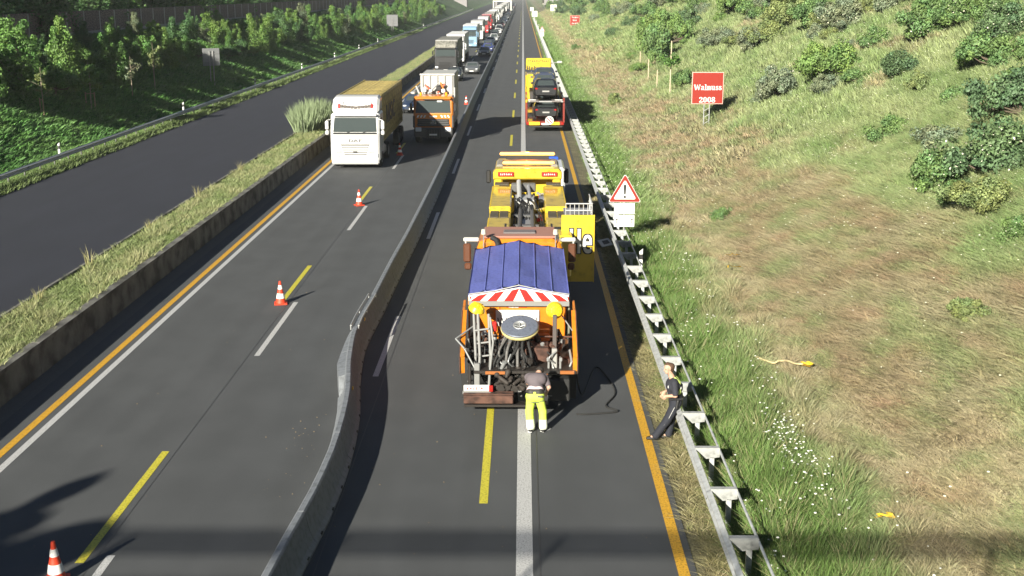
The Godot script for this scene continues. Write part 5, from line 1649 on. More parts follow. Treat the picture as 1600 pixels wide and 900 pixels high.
func recovery_truck():
	var yel := grain(paint("recovery_yellow", 0.62, 0.44, 0.03), ntex("paint_dirt", 61, 0.02, 512, []), Vector3(0.2, 0.2, 0.2))
	var black := mt("black_plastic")
	var mesh := grain(mt("tread_plate", 0.10, 0.085, 0.06, 0.7), ntex("concrete_stain", 41, 0.02, 512, []), Vector3(2, 2, 2))
	var grey := mt("boom_grey", 0.30, 0.30, 0.31, 0.5, 0.3)
	var pale := mt("boom_pale", 0.48, 0.48, 0.47, 0.5, 0.3)
	var t := thing("recovery_truck", "yellow recovery truck with grey boom between its lockers, ahead of the orange truck", "recovery truck", V(0.20, 0, 36.8))
	bx("chassis", V(0, 0.95, 7.5), Vector3(1.0, 0.4, 14.5), black, t)
	bx("deck", V(0, 1.25, 5.2), Vector3(2.5, 0.12, 9.6), mesh, t)
	for s in [-1.0, 1.0]:
		for f in [3.2, 4.6, 6.0]: wheel(t, V(s * 1.0, 0.52, f), 0.52, 0.55, true)
		wheel(t, V(s * 1.08, 0.52, 12.6), 0.52, 0.34, true)
		for q in [[0.2, 3.3, 2.35], [4.6, 9.2, 2.5]]:
			bx("locker", V(s * 0.98, (q[2] + 1.0) / 2, (q[0] + q[1]) / 2), Vector3(0.76, q[2] - 1.0, q[1] - q[0]), yel, t, 0.05)
			bx("locker_edge", V(s * 1.345, q[2] - 0.06, (q[0] + q[1]) / 2), Vector3(0.05, 0.10, q[1] - q[0]), mt("edge_shade_yellow", 0.62, 0.43, 0.03, 0.5), t)
			for k in 3: bx("locker_handle", V(s * 1.37, 1.9, q[0] + 0.6 + k * 1.1), Vector3(0.03, 0.10, 0.16), black, t)
		bx("tread_lid", V(s * 0.84, 2.33, 3.95), Vector3(0.30, 0.06, 1.15), mesh, t)
		bx("tread_lid", V(s * 1.17, 2.33, 3.95), Vector3(0.30, 0.06, 1.15), mesh, t)
		bx("locker", V(s * 0.98, 1.65, 3.95), Vector3(0.74, 1.3, 1.2), yel, t)
		bx("slot", V(s * 0.92, 2.355, 1.4), Vector3(0.28, 0.03, 0.34), black, t)
		bx("slot", V(s * 0.76, 2.355, 1.7), Vector3(0.06, 0.03, 0.9), black, t)
		bx("tread_lid", V(s * 1.0, 2.53, 9.5), Vector3(0.55, 0.06, 0.5), mesh, t)
		bx("upright", V(s * 1.16, 2.2, 10.3), Vector3(0.34, 1.5, 0.5), yel, t, 0.06)
		bx("mirror", V(s * 1.62, 2.35, 12.6), Vector3(0.2, 0.55, 0.14), black, t, 0.05)
	# boom and winches in the trough
	bx("boom", V(-0.08, 1.85, 4.6), Vector3(0.62, 0.42, 5.2), grey, t, 0.04)
	for k in 2: bx("boom_cross", V(-0.08, 2.10, 3.0 + 1.9 * k), Vector3(0.9, 0.12, 0.24), mt("boom_dark", 0.12, 0.12, 0.12, 0.5, 0.3), t, 0.02)
	for s in [-0.30, 0.16]: rod("boom_ram", [V(s, 2.12, 2.3), V(s * 0.9, 2.18, 6.5)], 0.075, mt("boom_dark"), t, 10)
	bx("boom_head", V(-0.12, 2.05, 7.6), Vector3(0.8, 0.55, 1.3), pale, t, 0.05)
	rod("head_ram", [V(-0.30, 2.2, 7.0), V(-0.34, 2.75, 8.7)], 0.09, pale, t, 10)
	rod("head_ram", [V(0.12, 2.2, 7.2), V(0.02, 2.6, 8.8)], 0.07, grey, t, 10)
	bx("winch_frame", V(-0.16, 2.5, 8.8), Vector3(0.95, 0.35, 0.3), mt("boom_dark"), t, 0.04)
	for k in 2:
		var w := B.new(); w.cyl(V(0.42 + 0.26 * k, 2.05, 8.2), V(0.62 + 0.26 * k, 2.05, 8.2), 0.24, 0.24, 16)
		obj("winch_drum", w, mt("winch_blue_grey", 0.13, 0.14, 0.18, 0.5, 0.3), t)
	bx("tow_head", V(0.0, 1.75, 1.1), Vector3(0.95, 0.4, 0.9), pale, t, 0.06)
	bx("tow_cross", V(0.0, 2.0, 0.75), Vector3(1.05, 0.12, 0.16), pale, t, 0.03)
	bx("tow_cross", V(0.0, 2.02, 1.9), Vector3(1.0, 0.10, 0.12), mt("boom_dark"), t, 0.03)
	rod("tow_pin", [V(-0.42, 1.9, 0.7), V(-0.42, 2.2, 1.8)], 0.05, grey, t, 8)
	rod("tow_pin", [V(0.42, 1.9, 0.7), V(0.42, 2.2, 1.8)], 0.05, grey, t, 8)
	bx("red_box", V(0.40, 1.95, 5.3), Vector3(0.22, 0.16, 0.5), mt("red_paint"), t, 0.03)
	bx("red_cap", V(0.46, 2.2, 8.5), Vector3(0.10, 0.14, 0.12), mt("red_paint"), t, 0.03)
	rod("yellow_beam", [V(0.30, 1.9, 6.9), V(0.74, 2.25, 5.6)], 0.09, yel, t, 8)
	var r := RandomNumberGenerator.new(); r.seed = 9
	for k in 12:
		var hb := B.new()
		var x := r.randf_range(-0.5, 0.5)
		hb.spline([V(x, 2.1, 8.4), V(x + r.randf_range(-0.2, 0.2), 2.3 + r.randf() * 0.15, 6.6), V(x + r.randf_range(-0.3, 0.3), 2.05, 4.5), V(x + r.randf_range(-0.2, 0.2), 1.9, 2.0)], 0.022, 5, 6)
		obj("hydraulic_hose", hb, mt("black_rubber"), t)
	for k in 10: bx("shackle", V(r.randf_range(-0.55, 0.6), 2.15 + r.randf() * 0.2, r.randf_range(8.2, 9.2)), Vector3(0.1, 0.1, 0.12), mt(["galvanised", "boom_dark", "bracket_grey"][k % 3]), t, 0.02)
	# headboard and cab
	bx("cab", V(0, 1.95, 12.6), Vector3(2.62, 2.0, 2.5), yel, t, 0.12)
	bx("headboard", V(0, 2.28, 10.75), Vector3(2.1, 1.1, 0.1), yel, t, 0.02)
	var beam := B.new()
	beam.prism(PackedVector2Array([Vector2(-1.36, 2.62), Vector2(1.36, 2.62), Vector2(1.36, 2.90), Vector2(1.22, 3.04), Vector2(-1.22, 3.04), Vector2(-1.36, 2.90)]), -10.0, -10.75, 0.05)
	obj("cross_beam", beam, yel, t)
	var amber := mt("lit_amber", 0.9, 0.55, 0.22, 0.3)
	amber.emission_enabled = true; amber.emission = Color(1.0, 0.62, 0.25); amber.emission_energy_multiplier = 0.7
	for s in [-1.0, 1.0]:
		bx("red_sign", V(s * 0.86, 2.84, 9.96), Vector3(0.62, 0.17, 0.05), mt("red_paint"), t, 0.01)
		print_marks("sign_print", -0.22, 0.22, 0.08, mt("plate_white"), t, V(s * 0.86, 2.84, 9.93), 40 + int(s))
		bx("roof_shoulder", V(s * 1.10, 3.02, 11.6), Vector3(0.30, 0.16, 1.6), mt("shoulder_grey", 0.26, 0.24, 0.2, 0.6), t, 0.06)
	bx("light_bar", V(0.05, 3.12, 11.2), Vector3(2.1, 0.12, 0.22), amber, t, 0.04)
	bx("light_bar", V(0.0, 3.26, 12.9), Vector3(2.3, 0.12, 0.26), amber, t, 0.04)
	bx("bar_foot", V(0.0, 3.12, 12.9), Vector3(1.8, 0.16, 0.1), black, t)
	var lamp := OmniLight3D.new()
	lamp.name = "light_bar_glow"
	lamp.light_energy = 0.5; lamp.light_color = Color(1.0, 0.6, 0.25); lamp.light_size = 0.12
	lamp.omni_range = 60.0; lamp.omni_attenuation = 2.0; lamp.shadow_enabled = true
	lamp.position = V(0.2, 3.42, 49.9)
	add_child(lamp)
	# the side flap that stands open, with the firm's name
	var fx := 2.22 - 0.20
	bx("open_flap", V(1.58, 1.78, 0.95), Vector3(1.05, 2.2, 0.06), yel, t, 0.015)
	for e in [[-0.035, -0.035], [0.035, -0.035], [-0.035, 0.035], [0.03, 0.035]]:
		text("flap_outline", "He", 0.80, mt("black_print", 0.02, 0.02, 0.02, 0.6), t, V(1.67 + e[0], 2.02 + e[1], 0.905 + 0.002 * e[0]), 0, 800, false, 0.56, 0.01)
	text("flap_lettering", "He", 0.80, mt("print_white", 0.70, 0.70, 0.68, 0.5), t, V(1.67, 2.02, 0.885), 0, 800, false, 0.56, 0.01)
	bx("flap_edge", V(2.11, 1.78, 0.93), Vector3(0.03, 2.22, 0.09), mt("edge_shade_yellow"), t)
	for y in [2.98, 3.2]: rod("cage_rail", [V(1.2, y, 1.2), V(2.05, y, 1.2), V(2.05, y, 3.0)], 0.025, pale, t, 6)
	for k in 7: rod("cage_bar", [V(1.2 + 0.142 * k, 2.75, 1.2), V(1.2 + 0.142 * k, 3.2, 1.2)], 0.014, pale, t, 5)
	for k in 6: rod("cage_bar", [V(2.05, 2.75, 1.3 + 0.3 * k), V(2.05, 3.2, 1.3 + 0.3 * k)], 0.014, pale, t, 5)
	bx("cage_floor", V(1.62, 2.73, 2.1), Vector3(0.9, 0.04, 1.8), grey, t)
	# patrol van in front of it
	var van := thing("patrol_van", "white and blue patrol van half hidden in front of the yellow recovery truck", "van", V(0.98, 0, 57.0), PI)
	var b := B.new()
	b.xf = Transform3D(Basis(Vector3(0, 0, 1), Vector3(0, 1, 0), Vector3(-1, 0, 0)), Vector3.ZERO)
	b.prism(PackedVector2Array([Vector2(2.4, 0.35), Vector2(2.42, 0.95), Vector2(1.6, 1.12), Vector2(0.9, 1.85), Vector2(0.6, 1.95), Vector2(-2.3, 1.95), Vector2(-2.45, 1.0), Vector2(-2.4, 0.35)]), -0.98, 0.98, 0.1)
	obj("body", b, paint("van_white", 0.72, 0.74, 0.76), van)
	for s in [-1.0, 1.0]:
		bx("blue_stripe", Vector3(s * 0.985, 0.95, 0.0), Vector3(0.02, 0.26, 4.4), mt("stripe_blue", 0.03, 0.12, 0.42, 0.4), van)
		panel("side_window", Vector3(s * 0.99, 1.2, -2.1), Vector3(s * 0.99, 1.2, 1.2), Vector3(s * 0.985, 1.75, 0.8), Vector3(s * 0.985, 1.75, -2.1), glass(), van)
		for z in [1.55, -1.55]: wheel(van, Vector3(s * 0.86, 0.34, z), 0.34, 0.24)
		var mb := B.new(); mb.ell(Vector3(s * 1.14, 1.3, 1.2), Vector3(0.14, 0.13, 0.08), 10)
		obj("mirror", mb, black, van)
	panel("rear_window", Vector3(-0.8, 1.2, -2.43), Vector3(0.8, 1.2, -2.43), Vector3(0.75, 1.75, -2.35), Vector3(-0.75, 1.75, -2.35), glass(), van)
	bx("blue_light_bar", Vector3(0, 2.04, 0.4), Vector3(1.5, 0.14, 0.3), mt("blue_lens", 0.03, 0.09, 0.5, 0.2), van, 0.04)

func car_transporter():
	var yel := paint("recovery_yellow")
	var redf := paint("transporter_red", 0.21, 0.028, 0.018)
	var black := mt("black_plastic")
	var ambr := mt("amber_reflector", 0.8, 0.5, 0.03, 0.3)
	var whitep := mt("plate_white")
	var t := thing("car_transporter", "yellow and red double-deck car transporter loaded with dark cars on the shoulder", "car transporter", V(1.62, 0, 86.0))
	var hw := 1.34
	bx("lower_deck", V(0, 0.72, 6.5), Vector3(2.5, 0.10, 12.8), redf, t)
	bx("chassis", V(0, 0.55, 7.0), Vector3(0.9, 0.25, 12.0), black, t)
	bx("rear_bumper", V(0, 0.62, 0.0), Vector3(2.72, 0.22, 0.2), redf, t, 0.03)
	bx("underrun_bar", V(0, 0.40, 0.1), Vector3(2.5, 0.12, 0.12), black, t)
	bx("reflector_board", V(-0.78, 0.64, -0.11), Vector3(0.78, 0.24, 0.03), ambr, t)
	bx("reflector_board", V(0.72, 0.64, -0.11), Vector3(0.62, 0.22, 0.03), ambr, t)
	bx("number_plate", V(0.0, 0.60, -0.11), Vector3(0.52, 0.14, 0.03), whitep, t)
	for s in [-1.0, 1.0]: bx("tail_lamp", V(s * 1.24, 0.64, -0.115), Vector3(0.18, 0.20, 0.04), mt("tail_red"), t, 0.02)
	var d := B.new()
	d.xf = Transform3D(Basis(Vector3.RIGHT, PI / 2), V(0.30, 0.86, -0.14))
	d.lathe([[0.0, 0.012], [0.30, 0.012], [0.30, -0.012], [0.0, -0.012]], 26)
	var disc := obj("warning_disc", d, whitep, t)
	for k in 3:
		var st := B.new()
		var l: float = [0.36, 0.56, 0.36][k]
		st.box(V(0.30, 0.86, -0.157) + Vector3(1, 1, 0).normalized() * (0.17 * (k - 1)), Vector3(l, 0.075, 0.008), 0.0, Basis(Vector3.BACK, -PI / 4))
		obj("stripe", st, mt("red_paint"), disc)
	for s in [-1.0, 1.0]:
		for f in [0.3, 5.2, 10.4]: bx("frame_post", V(s * hw, 1.55, f), Vector3(0.14, 1.75, 0.18), redf if f < 8.0 else yel, t, 0.02)
		bx("deck_runner", V(s * 0.78, 2.20, 6.0), Vector3(0.62, 0.09, 12.0), mt("runner_grey", 0.2, 0.18, 0.17, 0.6, 0.3), t)
		bx("side_beam", V(s * hw, 2.22, 6.0), Vector3(0.12, 0.20, 12.2), redf if s > 0 else yel, t, 0.02)
		bx("lower_beam", V(s * hw, 0.78, 6.5), Vector3(0.12, 0.24, 13.0), redf, t, 0.02)
		for k in 3: rod("side_brace", [V(s * hw, 0.9, 0.9 + 2.6 * k), V(s * hw, 2.1, 2.6 + 2.6 * k)], 0.045, redf, t, 6)
		bx("light_beam", V(s * 0.95, 2.30, 0.05), Vector3(0.55, 0.05, 0.06), whitep, t)
		for f in [3.4, 4.8]: wheel(t, V(s * 1.05, 0.48, f), 0.46, 0.4, true)
		wheel(t, V(s * 1.08, 0.52, 14.6), 0.52, 0.34, true)
		wheel(t, V(s * 1.0, 0.52, 11.6), 0.52, 0.5, true)
	bx("side_panel", V(-hw - 0.02, 2.7, 9.6), Vector3(0.08, 1.7, 4.4), yel, t, 0.02)
	bx("cross_bar", V(0, 2.18, 0.1), Vector3(2.8, 0.10, 0.10), mt("rail_grey"), t)
	bx("cab", V(-0.15, 2.05, 14.8), Vector3(2.3, 2.3, 2.2), yel, t, 0.12)
	bx("sign_box", V(-0.32, 4.05, 13.4), Vector3(2.05, 0.95, 0.4), yel, t, 0.06)
	print_marks("sign_print", -0.85, 0.85, 0.17, mt("black_print"), t, V(-0.32, 4.30, 13.19), 44)
	text("sign_lettering", "Hebe", 0.34, mt("black_print"), t, V(-0.75, 3.72, 13.18), 0, 800)
	bx("roof_lamp", V(1.40, 4.2, 13.5), Vector3(0.42, 0.18, 0.3), mt("arm_pale", 0.5, 0.5, 0.47, 0.5), t, 0.05)
	rod("lamp_arm", [V(0.65, 4.1, 13.5), V(1.3, 4.18, 13.5)], 0.03, mt("rail_grey"), t)
	var dark := paint("car_black", 0.012, 0.013, 0.015)
	var blue := paint("car_slate", 0.05, 0.06, 0.10)
	make_car("black car on the lower deck of the car transporter, its rear to the viewpoint", V(1.68, 0.77, 88.4), PI, dark, 0, "")
	make_car("second black car deep on the lower deck of the car transporter", V(1.66, 0.77, 93.4), PI, dark, 0, "")
	make_car("black car rearmost on the upper deck of the car transporter", V(1.66, 2.25, 88.6), PI, dark, 0, "")
	make_car("slate-blue car in the middle of the upper deck of the car transporter", V(1.66, 2.38, 93.1), PI, blue, 1, "")
	make_car("slate saloon foremost on the upper deck, just behind the yellow sign box", V(1.72, 2.55, 97.0), PI, blue, 2, "")

# ---------------------------------------------------------------- cones, signs, small things
func print_marks(called: String, x0: float, x1: float, h: float, m: Material, p: Node, at: Vector3, sd: int):  # print too small to read
	var r := RandomNumberGenerator.new(); r.seed = sd
	var x := x0
	while x < x1 - 0.02:
		var w := r.randf_range(0.5, 0.9) * h
		var b := B.new()
		b.box(at + Vector3(x + w / 2, r.randf_range(-0.05, 0.05) * h, 0), Vector3(minf(w * 0.35, x1 - x), h * r.randf_range(0.6, 1.0), 0.006))
		b.box(at + Vector3(x + w / 2, r.randf_range(-0.35, 0.35) * h, 0), Vector3(minf(w, x1 - x), h * 0.22, 0.005))
		obj(called, b, m, p)
		x += w + h * 0.28

func cones_and_signs():
	var orange := mt("cone_red", 0.62, 0.055, 0.02, 0.55)
	var band := mt("cone_white", 0.80, 0.80, 0.78, 0.45)
	var t := thing("traffic_cone", "red and white traffic cone cut by the bottom edge, beside the shaded yellow dash", "cone", V(-7.98, 0, 18.6), 0.3, "traffic cones along the lane line")
	var b := B.new()
	b.box(Vector3(0, 0.025, 0), Vector3(0.42, 0.05, 0.42), 0.015)
	obj("base", b, orange, t)
	var prof := [[0.17, 0.05], [0.135, 0.20], [0.105, 0.36], [0.075, 0.50], [0.05, 0.63], [0.035, 0.76]]
	for k in 5:
		var c := B.new()
		var e := 0.004 if k % 2 == 1 else 0.0
		var q := [[prof[k][0] + e, prof[k][1]], [prof[k + 1][0] + e, prof[k + 1][1]]]
		if k == 4: q.append([0.0, 0.765])
		if e > 0.0:
			q.push_front([prof[k][0] - 0.004, prof[k][1]]); q.append([prof[k + 1][0] - 0.004, prof[k + 1][1]])
		c.lathe(q, 20)
		obj("white_band" if k % 2 == 1 else "body", c, band if k % 2 == 1 else orange, t)
	dup(t, "red and white traffic cone between a yellow dash and a white dash", V(-7.83, 0, 37.4), 0.2)
	dup(t, "traffic cone on the lane line ahead of the white container lorry", V(-7.72, 0, 55.7), 0.5)
	dup(t, "traffic cone close beside the white container lorry and the orange lorry", V(-7.58, 0, 73.5), 0.1)
	dup(t, "small distant traffic cone right of the orange lorry's grey body", V(-5.05, 0, 107.7), 0.0)
	var steel := mt("galvanised", 0.42, 0.43, 0.43, 0.5, 0.6)
	var grey := mt("sign_back_grey", 0.20, 0.205, 0.21, 0.6)
	var whitep := mt("sign_white", 0.70, 0.70, 0.68, 0.5)
	var redp := mt("sign_red", 0.28, 0.022, 0.012, 0.45)
	var blk := mt("black_print")
	# warning triangle with two plates
	for q in [[4.0, 46.2, "triangular warning sign with exclamation mark and two white plates beside the guardrail", true], [3.95, 250.0, "small distant triangular warning sign standing on the guardrail", false]]:
		var s := thing("warning_sign", q[2], "road sign", V(q[0], 0, q[1]))
		var big: bool = q[3]
		rod("post", [Vector3(0.0, -0.3, -0.06), Vector3(0.0, 2.6, -0.06)], 0.035, steel, s)
		var y := 1.84
		var tb := B.new()
		var tri := func(e: float) -> PackedVector2Array:
			var p := PackedVector2Array()
			for c in [[-0.63, 0.0, PI * 7 / 6], [0.63, 0.0, PI * 11 / 6], [0.0, 1.09, PI / 2]]:
				var cc := Vector2(c[0], c[1] + y) * 1.0
				var cen := Vector2(0, y + 0.363)
				cc = cen + (cc - cen) * e
				for i in 3:
					var a: float = c[2] + (i - 1) * 0.9
					cc += Vector2.ZERO
					p.append(cc - (cc - cen).normalized() * 0.07 + Vector2(cos(a), sin(a)) * 0.045)
			return p
		tb.prism(tri.call(1.0), -0.012, 0.012)
		obj("plate", tb, whitep, s)
		tb = B.new(); tb.prism(tri.call(0.96), 0.0125, 0.018)
		obj("red_border", tb, redp, s)
		tb = B.new(); tb.prism(tri.call(0.69), 0.0185, 0.024)
		obj("field", tb, whitep, s)
		tb = B.new(); tb.prism(PackedVector2Array([Vector2(-0.030, y + 0.30), Vector2(0.030, y + 0.30), Vector2(0.055, y + 0.64), Vector2(0.035, y + 0.68), Vector2(-0.035, y + 0.68), Vector2(-0.055, y + 0.64)]), 0.0245, 0.03)
		tb.xf = Transform3D(Basis(Vector3.RIGHT, PI / 2), Vector3(0, y + 0.20, 0.028))
		tb.lathe([[0.05, -0.002], [0.05, 0.002], [0.0, 0.002]], 16)
		obj("exclamation_mark", tb, blk, s)
		bx("lower_plate", Vector3(0.0, 1.57, 0.0), Vector3(0.80, 0.44, 0.02), whitep, s, 0.006)
		bx("lower_plate", Vector3(0.0, 1.08, 0.0), Vector3(0.80, 0.46, 0.02), whitep, s, 0.006)
		if big:
			print_marks("plate_print", -0.16, 0.14, 0.09, mt("pale_print", 0.45, 0.43, 0.40, 0.6), s, Vector3(0, 1.66, 0.012), 3)
			print_marks("plate_print", -0.32, 0.33, 0.08, mt("pale_print"), s, Vector3(0, 1.48, 0.012), 4)
			text("plate_lettering", "2 km", 0.13, mt("grey_print", 0.25, 0.25, 0.25, 0.6), s, Vector3(0.02, 1.02, 0.014), 0, 400, false, 1.05)
			for e in [-0.29, 0.30]:
				var ar := B.new()
				ar.prism(PackedVector2Array([Vector2(e - 0.015, 0.98), Vector2(e + 0.015, 0.98), Vector2(e + 0.015, 1.13), Vector2(e + 0.05, 1.12), Vector2(e, 1.20), Vector2(e - 0.05, 1.12), Vector2(e - 0.015, 1.13)]), 0.011, 0.016)
				obj("arrow", ar, blk, s)
	# red tree sign and its sibling in the distance
	for q in [[11.45, 74.8, 1.96, 3.96, "red square sign reading Walnuss 2008 on the sunny slope", ["Walnuss", "2008"]], [11.7, 275.0, 2.2, 3.4, "distant red sign with three white lines before the shrubs", []]]:
		var g := h_right(q[0], q[1])
		var s := thing("red_sign", q[4], "sign", V(q[0], g, q[1]))
		var hs: float = q[2] / 2
		var cy: float = q[3] - g + 0.06
		for x in [-0.17, 0.17]: rod("post", [Vector3(x, -0.4, -0.06), Vector3(x, cy + hs - 0.1, -0.06)], 0.035, steel, s)
		for k in 3: rod("strut", [Vector3(-0.17, 0.2 + 0.4 * k, -0.06), Vector3(0.17, 0.4 + 0.4 * k, -0.06)], 0.02, steel, s, 5)
		bx("border", Vector3(0, cy, 0), Vector3(2 * hs, 2 * hs, 0.03), mt("sign_pale_red", 0.70, 0.40, 0.34, 0.5), s, 0.01)
		bx("face", Vector3(0, cy, 0.016), Vector3(2 * hs - 0.09, 2 * hs - 0.09, 0.012), redp, s, 0.003)
		if q[5]:
			text("lettering", "Walnuss", 0.33, whitep, s, Vector3(0, cy + 0.04, 0.03), 0, 900, true, 0.88, 0.012)
			text("lettering", "2008", 0.33, whitep, s, Vector3(0, cy - 0.72, 0.03), 0, 900, true, 1.0, 0.012)
		else:
			for k in 3: print_marks("lettering", -0.7 + 0.2 * (k % 2), 0.7 - 0.2 * (k % 2), 0.34, whitep, s, Vector3(0, cy + 0.65 - 0.65 * k, 0.03), 5 + k)
	# pale square boards far along the right
	for q in [[4.0, 415.0, 1.9, 3.0, "white square board on the guardrail in the far distance"], [10.9, 435.0, 2.2, 3.3, "pale yellow square board on the far slope"], [11.5, 640.0, 2.6, 3.6, "farther pale yellow board near the crest of the far slope"], [4.1, 560.0, 1.6, 2.4, "small white board beyond the white square one"]]:
		var g := h_right(q[0], q[1])
		var s := thing("board", q[4], "sign", V(q[0], g, q[1]))
		bx("face", Vector3(0, q[3] * 0.8, 0), Vector3(q[2], q[2], 0.05), mt("board_cream", 0.74, 0.72, 0.60, 0.6), s)
		for x in [-0.4, 0.4]: rod("post", [Vector3(x, -0.3, -0.06), Vector3(x, q[3] * 0.8, -0.06)], 0.05, steel, s)
	# signs seen from behind on the left slope
	for q in [[-28.5, 110.8, 1.5, 2.5, "grey back of a large sign on two posts in the shaded slope", 0.55], [-28.0, 262.0, 2.3, 3.2, "pale back of a farther sign beyond the bushes on the left slope", 0.3]]:
		var g := h_left(q[0], q[1])
		var s := thing("road_sign", q[4], "sign", V(q[0], g, q[1]), q[5])
		bx("plate", Vector3(0, 2.45, 0), Vector3(q[2] * 1.05, q[2] * 1.05, 0.04), grey, s)
		for x in [-0.16, 0.16]: rod("post", [Vector3(x, -0.3, 0.07), Vector3(x, 3.0, 0.07)], 0.045, mt("post_grey", 0.3, 0.3, 0.3, 0.5, 0.3), s)
		for y in [2.1, 2.75]: bx("rail", Vector3(0, y, 0.04), Vector3(q[2], 0.05, 0.03), mt("post_grey"), s)
	# delineator posts
	var k := 0
	var proto: Node3D
	for q in [[-25.75, 66.0], [-25.75, 91.0], [-25.75, 116.0], [-25.75, 141.0], [-25.75, 166.0], [-25.75, 191.0], [-25.75, 216.0], [-25.75, 266.0], [-25.75, 316.0], [4.15, 40.8], [4.3, 282.0], [4.3, 332.0], [4.3, 382.0], [4.3, 450.0]]:
		var g: float = h_left(q[0], q[1]) if q[0] < 0 else 0.0
		var side := "left" if q[0] < 0 else "right"
		var lab := "white delineator post at the %s guardrail, %s from the viewpoint" % [side, ordinal(k if q[0] < 0 else k - 9)]
		if k == 0:
			proto = thing("delineator_post", lab, "delineator", V(q[0], g, q[1]), 0.0, "delineator posts along the guardrails")
			var b2 := B.new()
			b2.prism(PackedVector2Array([Vector2(-0.06, -0.2), Vector2(0.06, -0.2), Vector2(0.06, 1.12), Vector2(-0.06, 1.02)]), -0.05, 0.05, 0.015)
			obj("body", b2, whitep, proto)
			b2 = B.new(); b2.box(Vector3(0, 0.84, 0), Vector3(0.124, 0.2, 0.104), 0.01)
			obj("black_band", b2, blk, proto)
		else:
			dup(proto, lab, V(q[0], g, q[1]), 0.0)
		k += 1
	# portal frame far ahead, left of the queue
	var pf := thing("sign_gantry", "white portal frame over the queue in the far distance", "gantry", V(-13.4, 0, 560.0))
	for x in [0.0, 8.0]: bx("post", Vector3(x, 2.6, 0), Vector3(0.5, 5.2, 0.4), mt("board_cream"), pf)
	bx("beam", Vector3(4.0, 5.4, 0), Vector3(8.5, 0.5, 0.4), mt("board_cream"), pf)
	# sign plate lying on the verge, yellow markings in the grass
	var lp := thing("fallen_plate", "small white plate on a stand lying tipped over on the verge by the guardrail", "sign", V(3.28, 0.05, 46.3), 0.5)
	var pb := B.new(); pb.box(Vector3(0, 0.14, 0), Vector3(0.5, 0.03, 0.42), 0.005, Basis.from_euler(Vector3(0.5, 0, 0.12)))
	obj("plate", pb, mt("dull_white", 0.6, 0.6, 0.6, 0.6), lp)
	pb = B.new(); pb.box(Vector3(0.02, 0.16, 0.01), Vector3(0.26, 0.02, 0.2), 0.0, Basis.from_euler(Vector3(0.5, 0, 0.12)))
	obj("dark_field", pb, mt("dark_grey_plastic"), lp)
	rod("stand", [Vector3(0.2, 0.1, -0.1), Vector3(0.55, 0.2, -0.25)], 0.02, steel, lp)
	var tape := mt("yellow_tape", 0.78, 0.50, 0.03, 0.6)
	var r := RandomNumberGenerator.new(); r.seed = 31
	k = 0
	for q in [[7.8, 43.4, 0.5, "upper crumpled scrap of yellow tape in the brown grass"], [7.5, 41.5, 0.5, "lower crumpled scrap of yellow tape in the brown grass"], [7.4, 29.9, 0.25, "yellow tape end at the tip of a pale strip in the brown grass"], [6.85, 21.0, 0.34, "bright yellow scrap of tape at the bottom of the brown grass"]]:
		var tb := B.new()
		var pts := []
		for i in 7: pts.append(Vector3(-0.5 * q[2] + q[2] * i / 6.0, 0.28 + 0.05 * r.randf(), 0.12 * r.randfn()))
		for i in 6:
			var w := Vector3(0.02 * r.randfn(), 0.02 + 0.03 * r.randf(), 0.09)
			tb.quad(pts[i], pts[i + 1], pts[i + 1] + w, pts[i] + w, Vector3.UP)
			tb.quad(pts[i] - Vector3(0, 0.006, 0), pts[i + 1] - Vector3(0, 0.006, 0), pts[i + 1] + w - Vector3(0, 0.006, 0), pts[i] + w - Vector3(0, 0.006, 0), Vector3.DOWN)
		var o := obj("tape_scrap", tb, tape)
		o.position = V(q[0], h_right(q[0], q[1]), q[1])
		o.rotation.y = 0.2 * k
		tag(o, q[3], "tape", "scraps of yellow tape in the grass")
		k += 1
	var ps := B.new()
	var pp := []
	for i in 14: pp.append(V(6.25 + 0.085 * i, h_right(6.25 + 0.085 * i, 30.6) + 0.26 + 0.03 * r.randf(), 31.2 - 0.09 * i + 0.15 * sin(i * 0.9)))
	ps.tube(pp, 0.03, 5)
	tag(obj("tape_strip", ps, mt("pale_tape", 0.55, 0.45, 0.24, 0.7)), "pale twisted strip of tape lying across the green and brown grass", "tape")
	# crumbs of asphalt and leaves on the carriageway
	var cr := B.new()
	for i in 90:
		var x := r.randf_range(-5.4, -4.6) if i < 26 else r.randf_range(-9.5, 2.4)
		var f := r.randf_range(22.0, 27.0) if i < 26 else r.randf_range(19.0, 42.0)
		cr.box(V(x, 0.008, f), Vector3(1, 0.5, 1) * r.randf_range(0.008, 0.022), 0.0, Basis(Vector3.UP, r.randf() * 3.0))
	tag(obj("litter", cr, mt("dead_leaf", 0.26, 0.20, 0.12, 0.9)), "", "", "", "stuff")

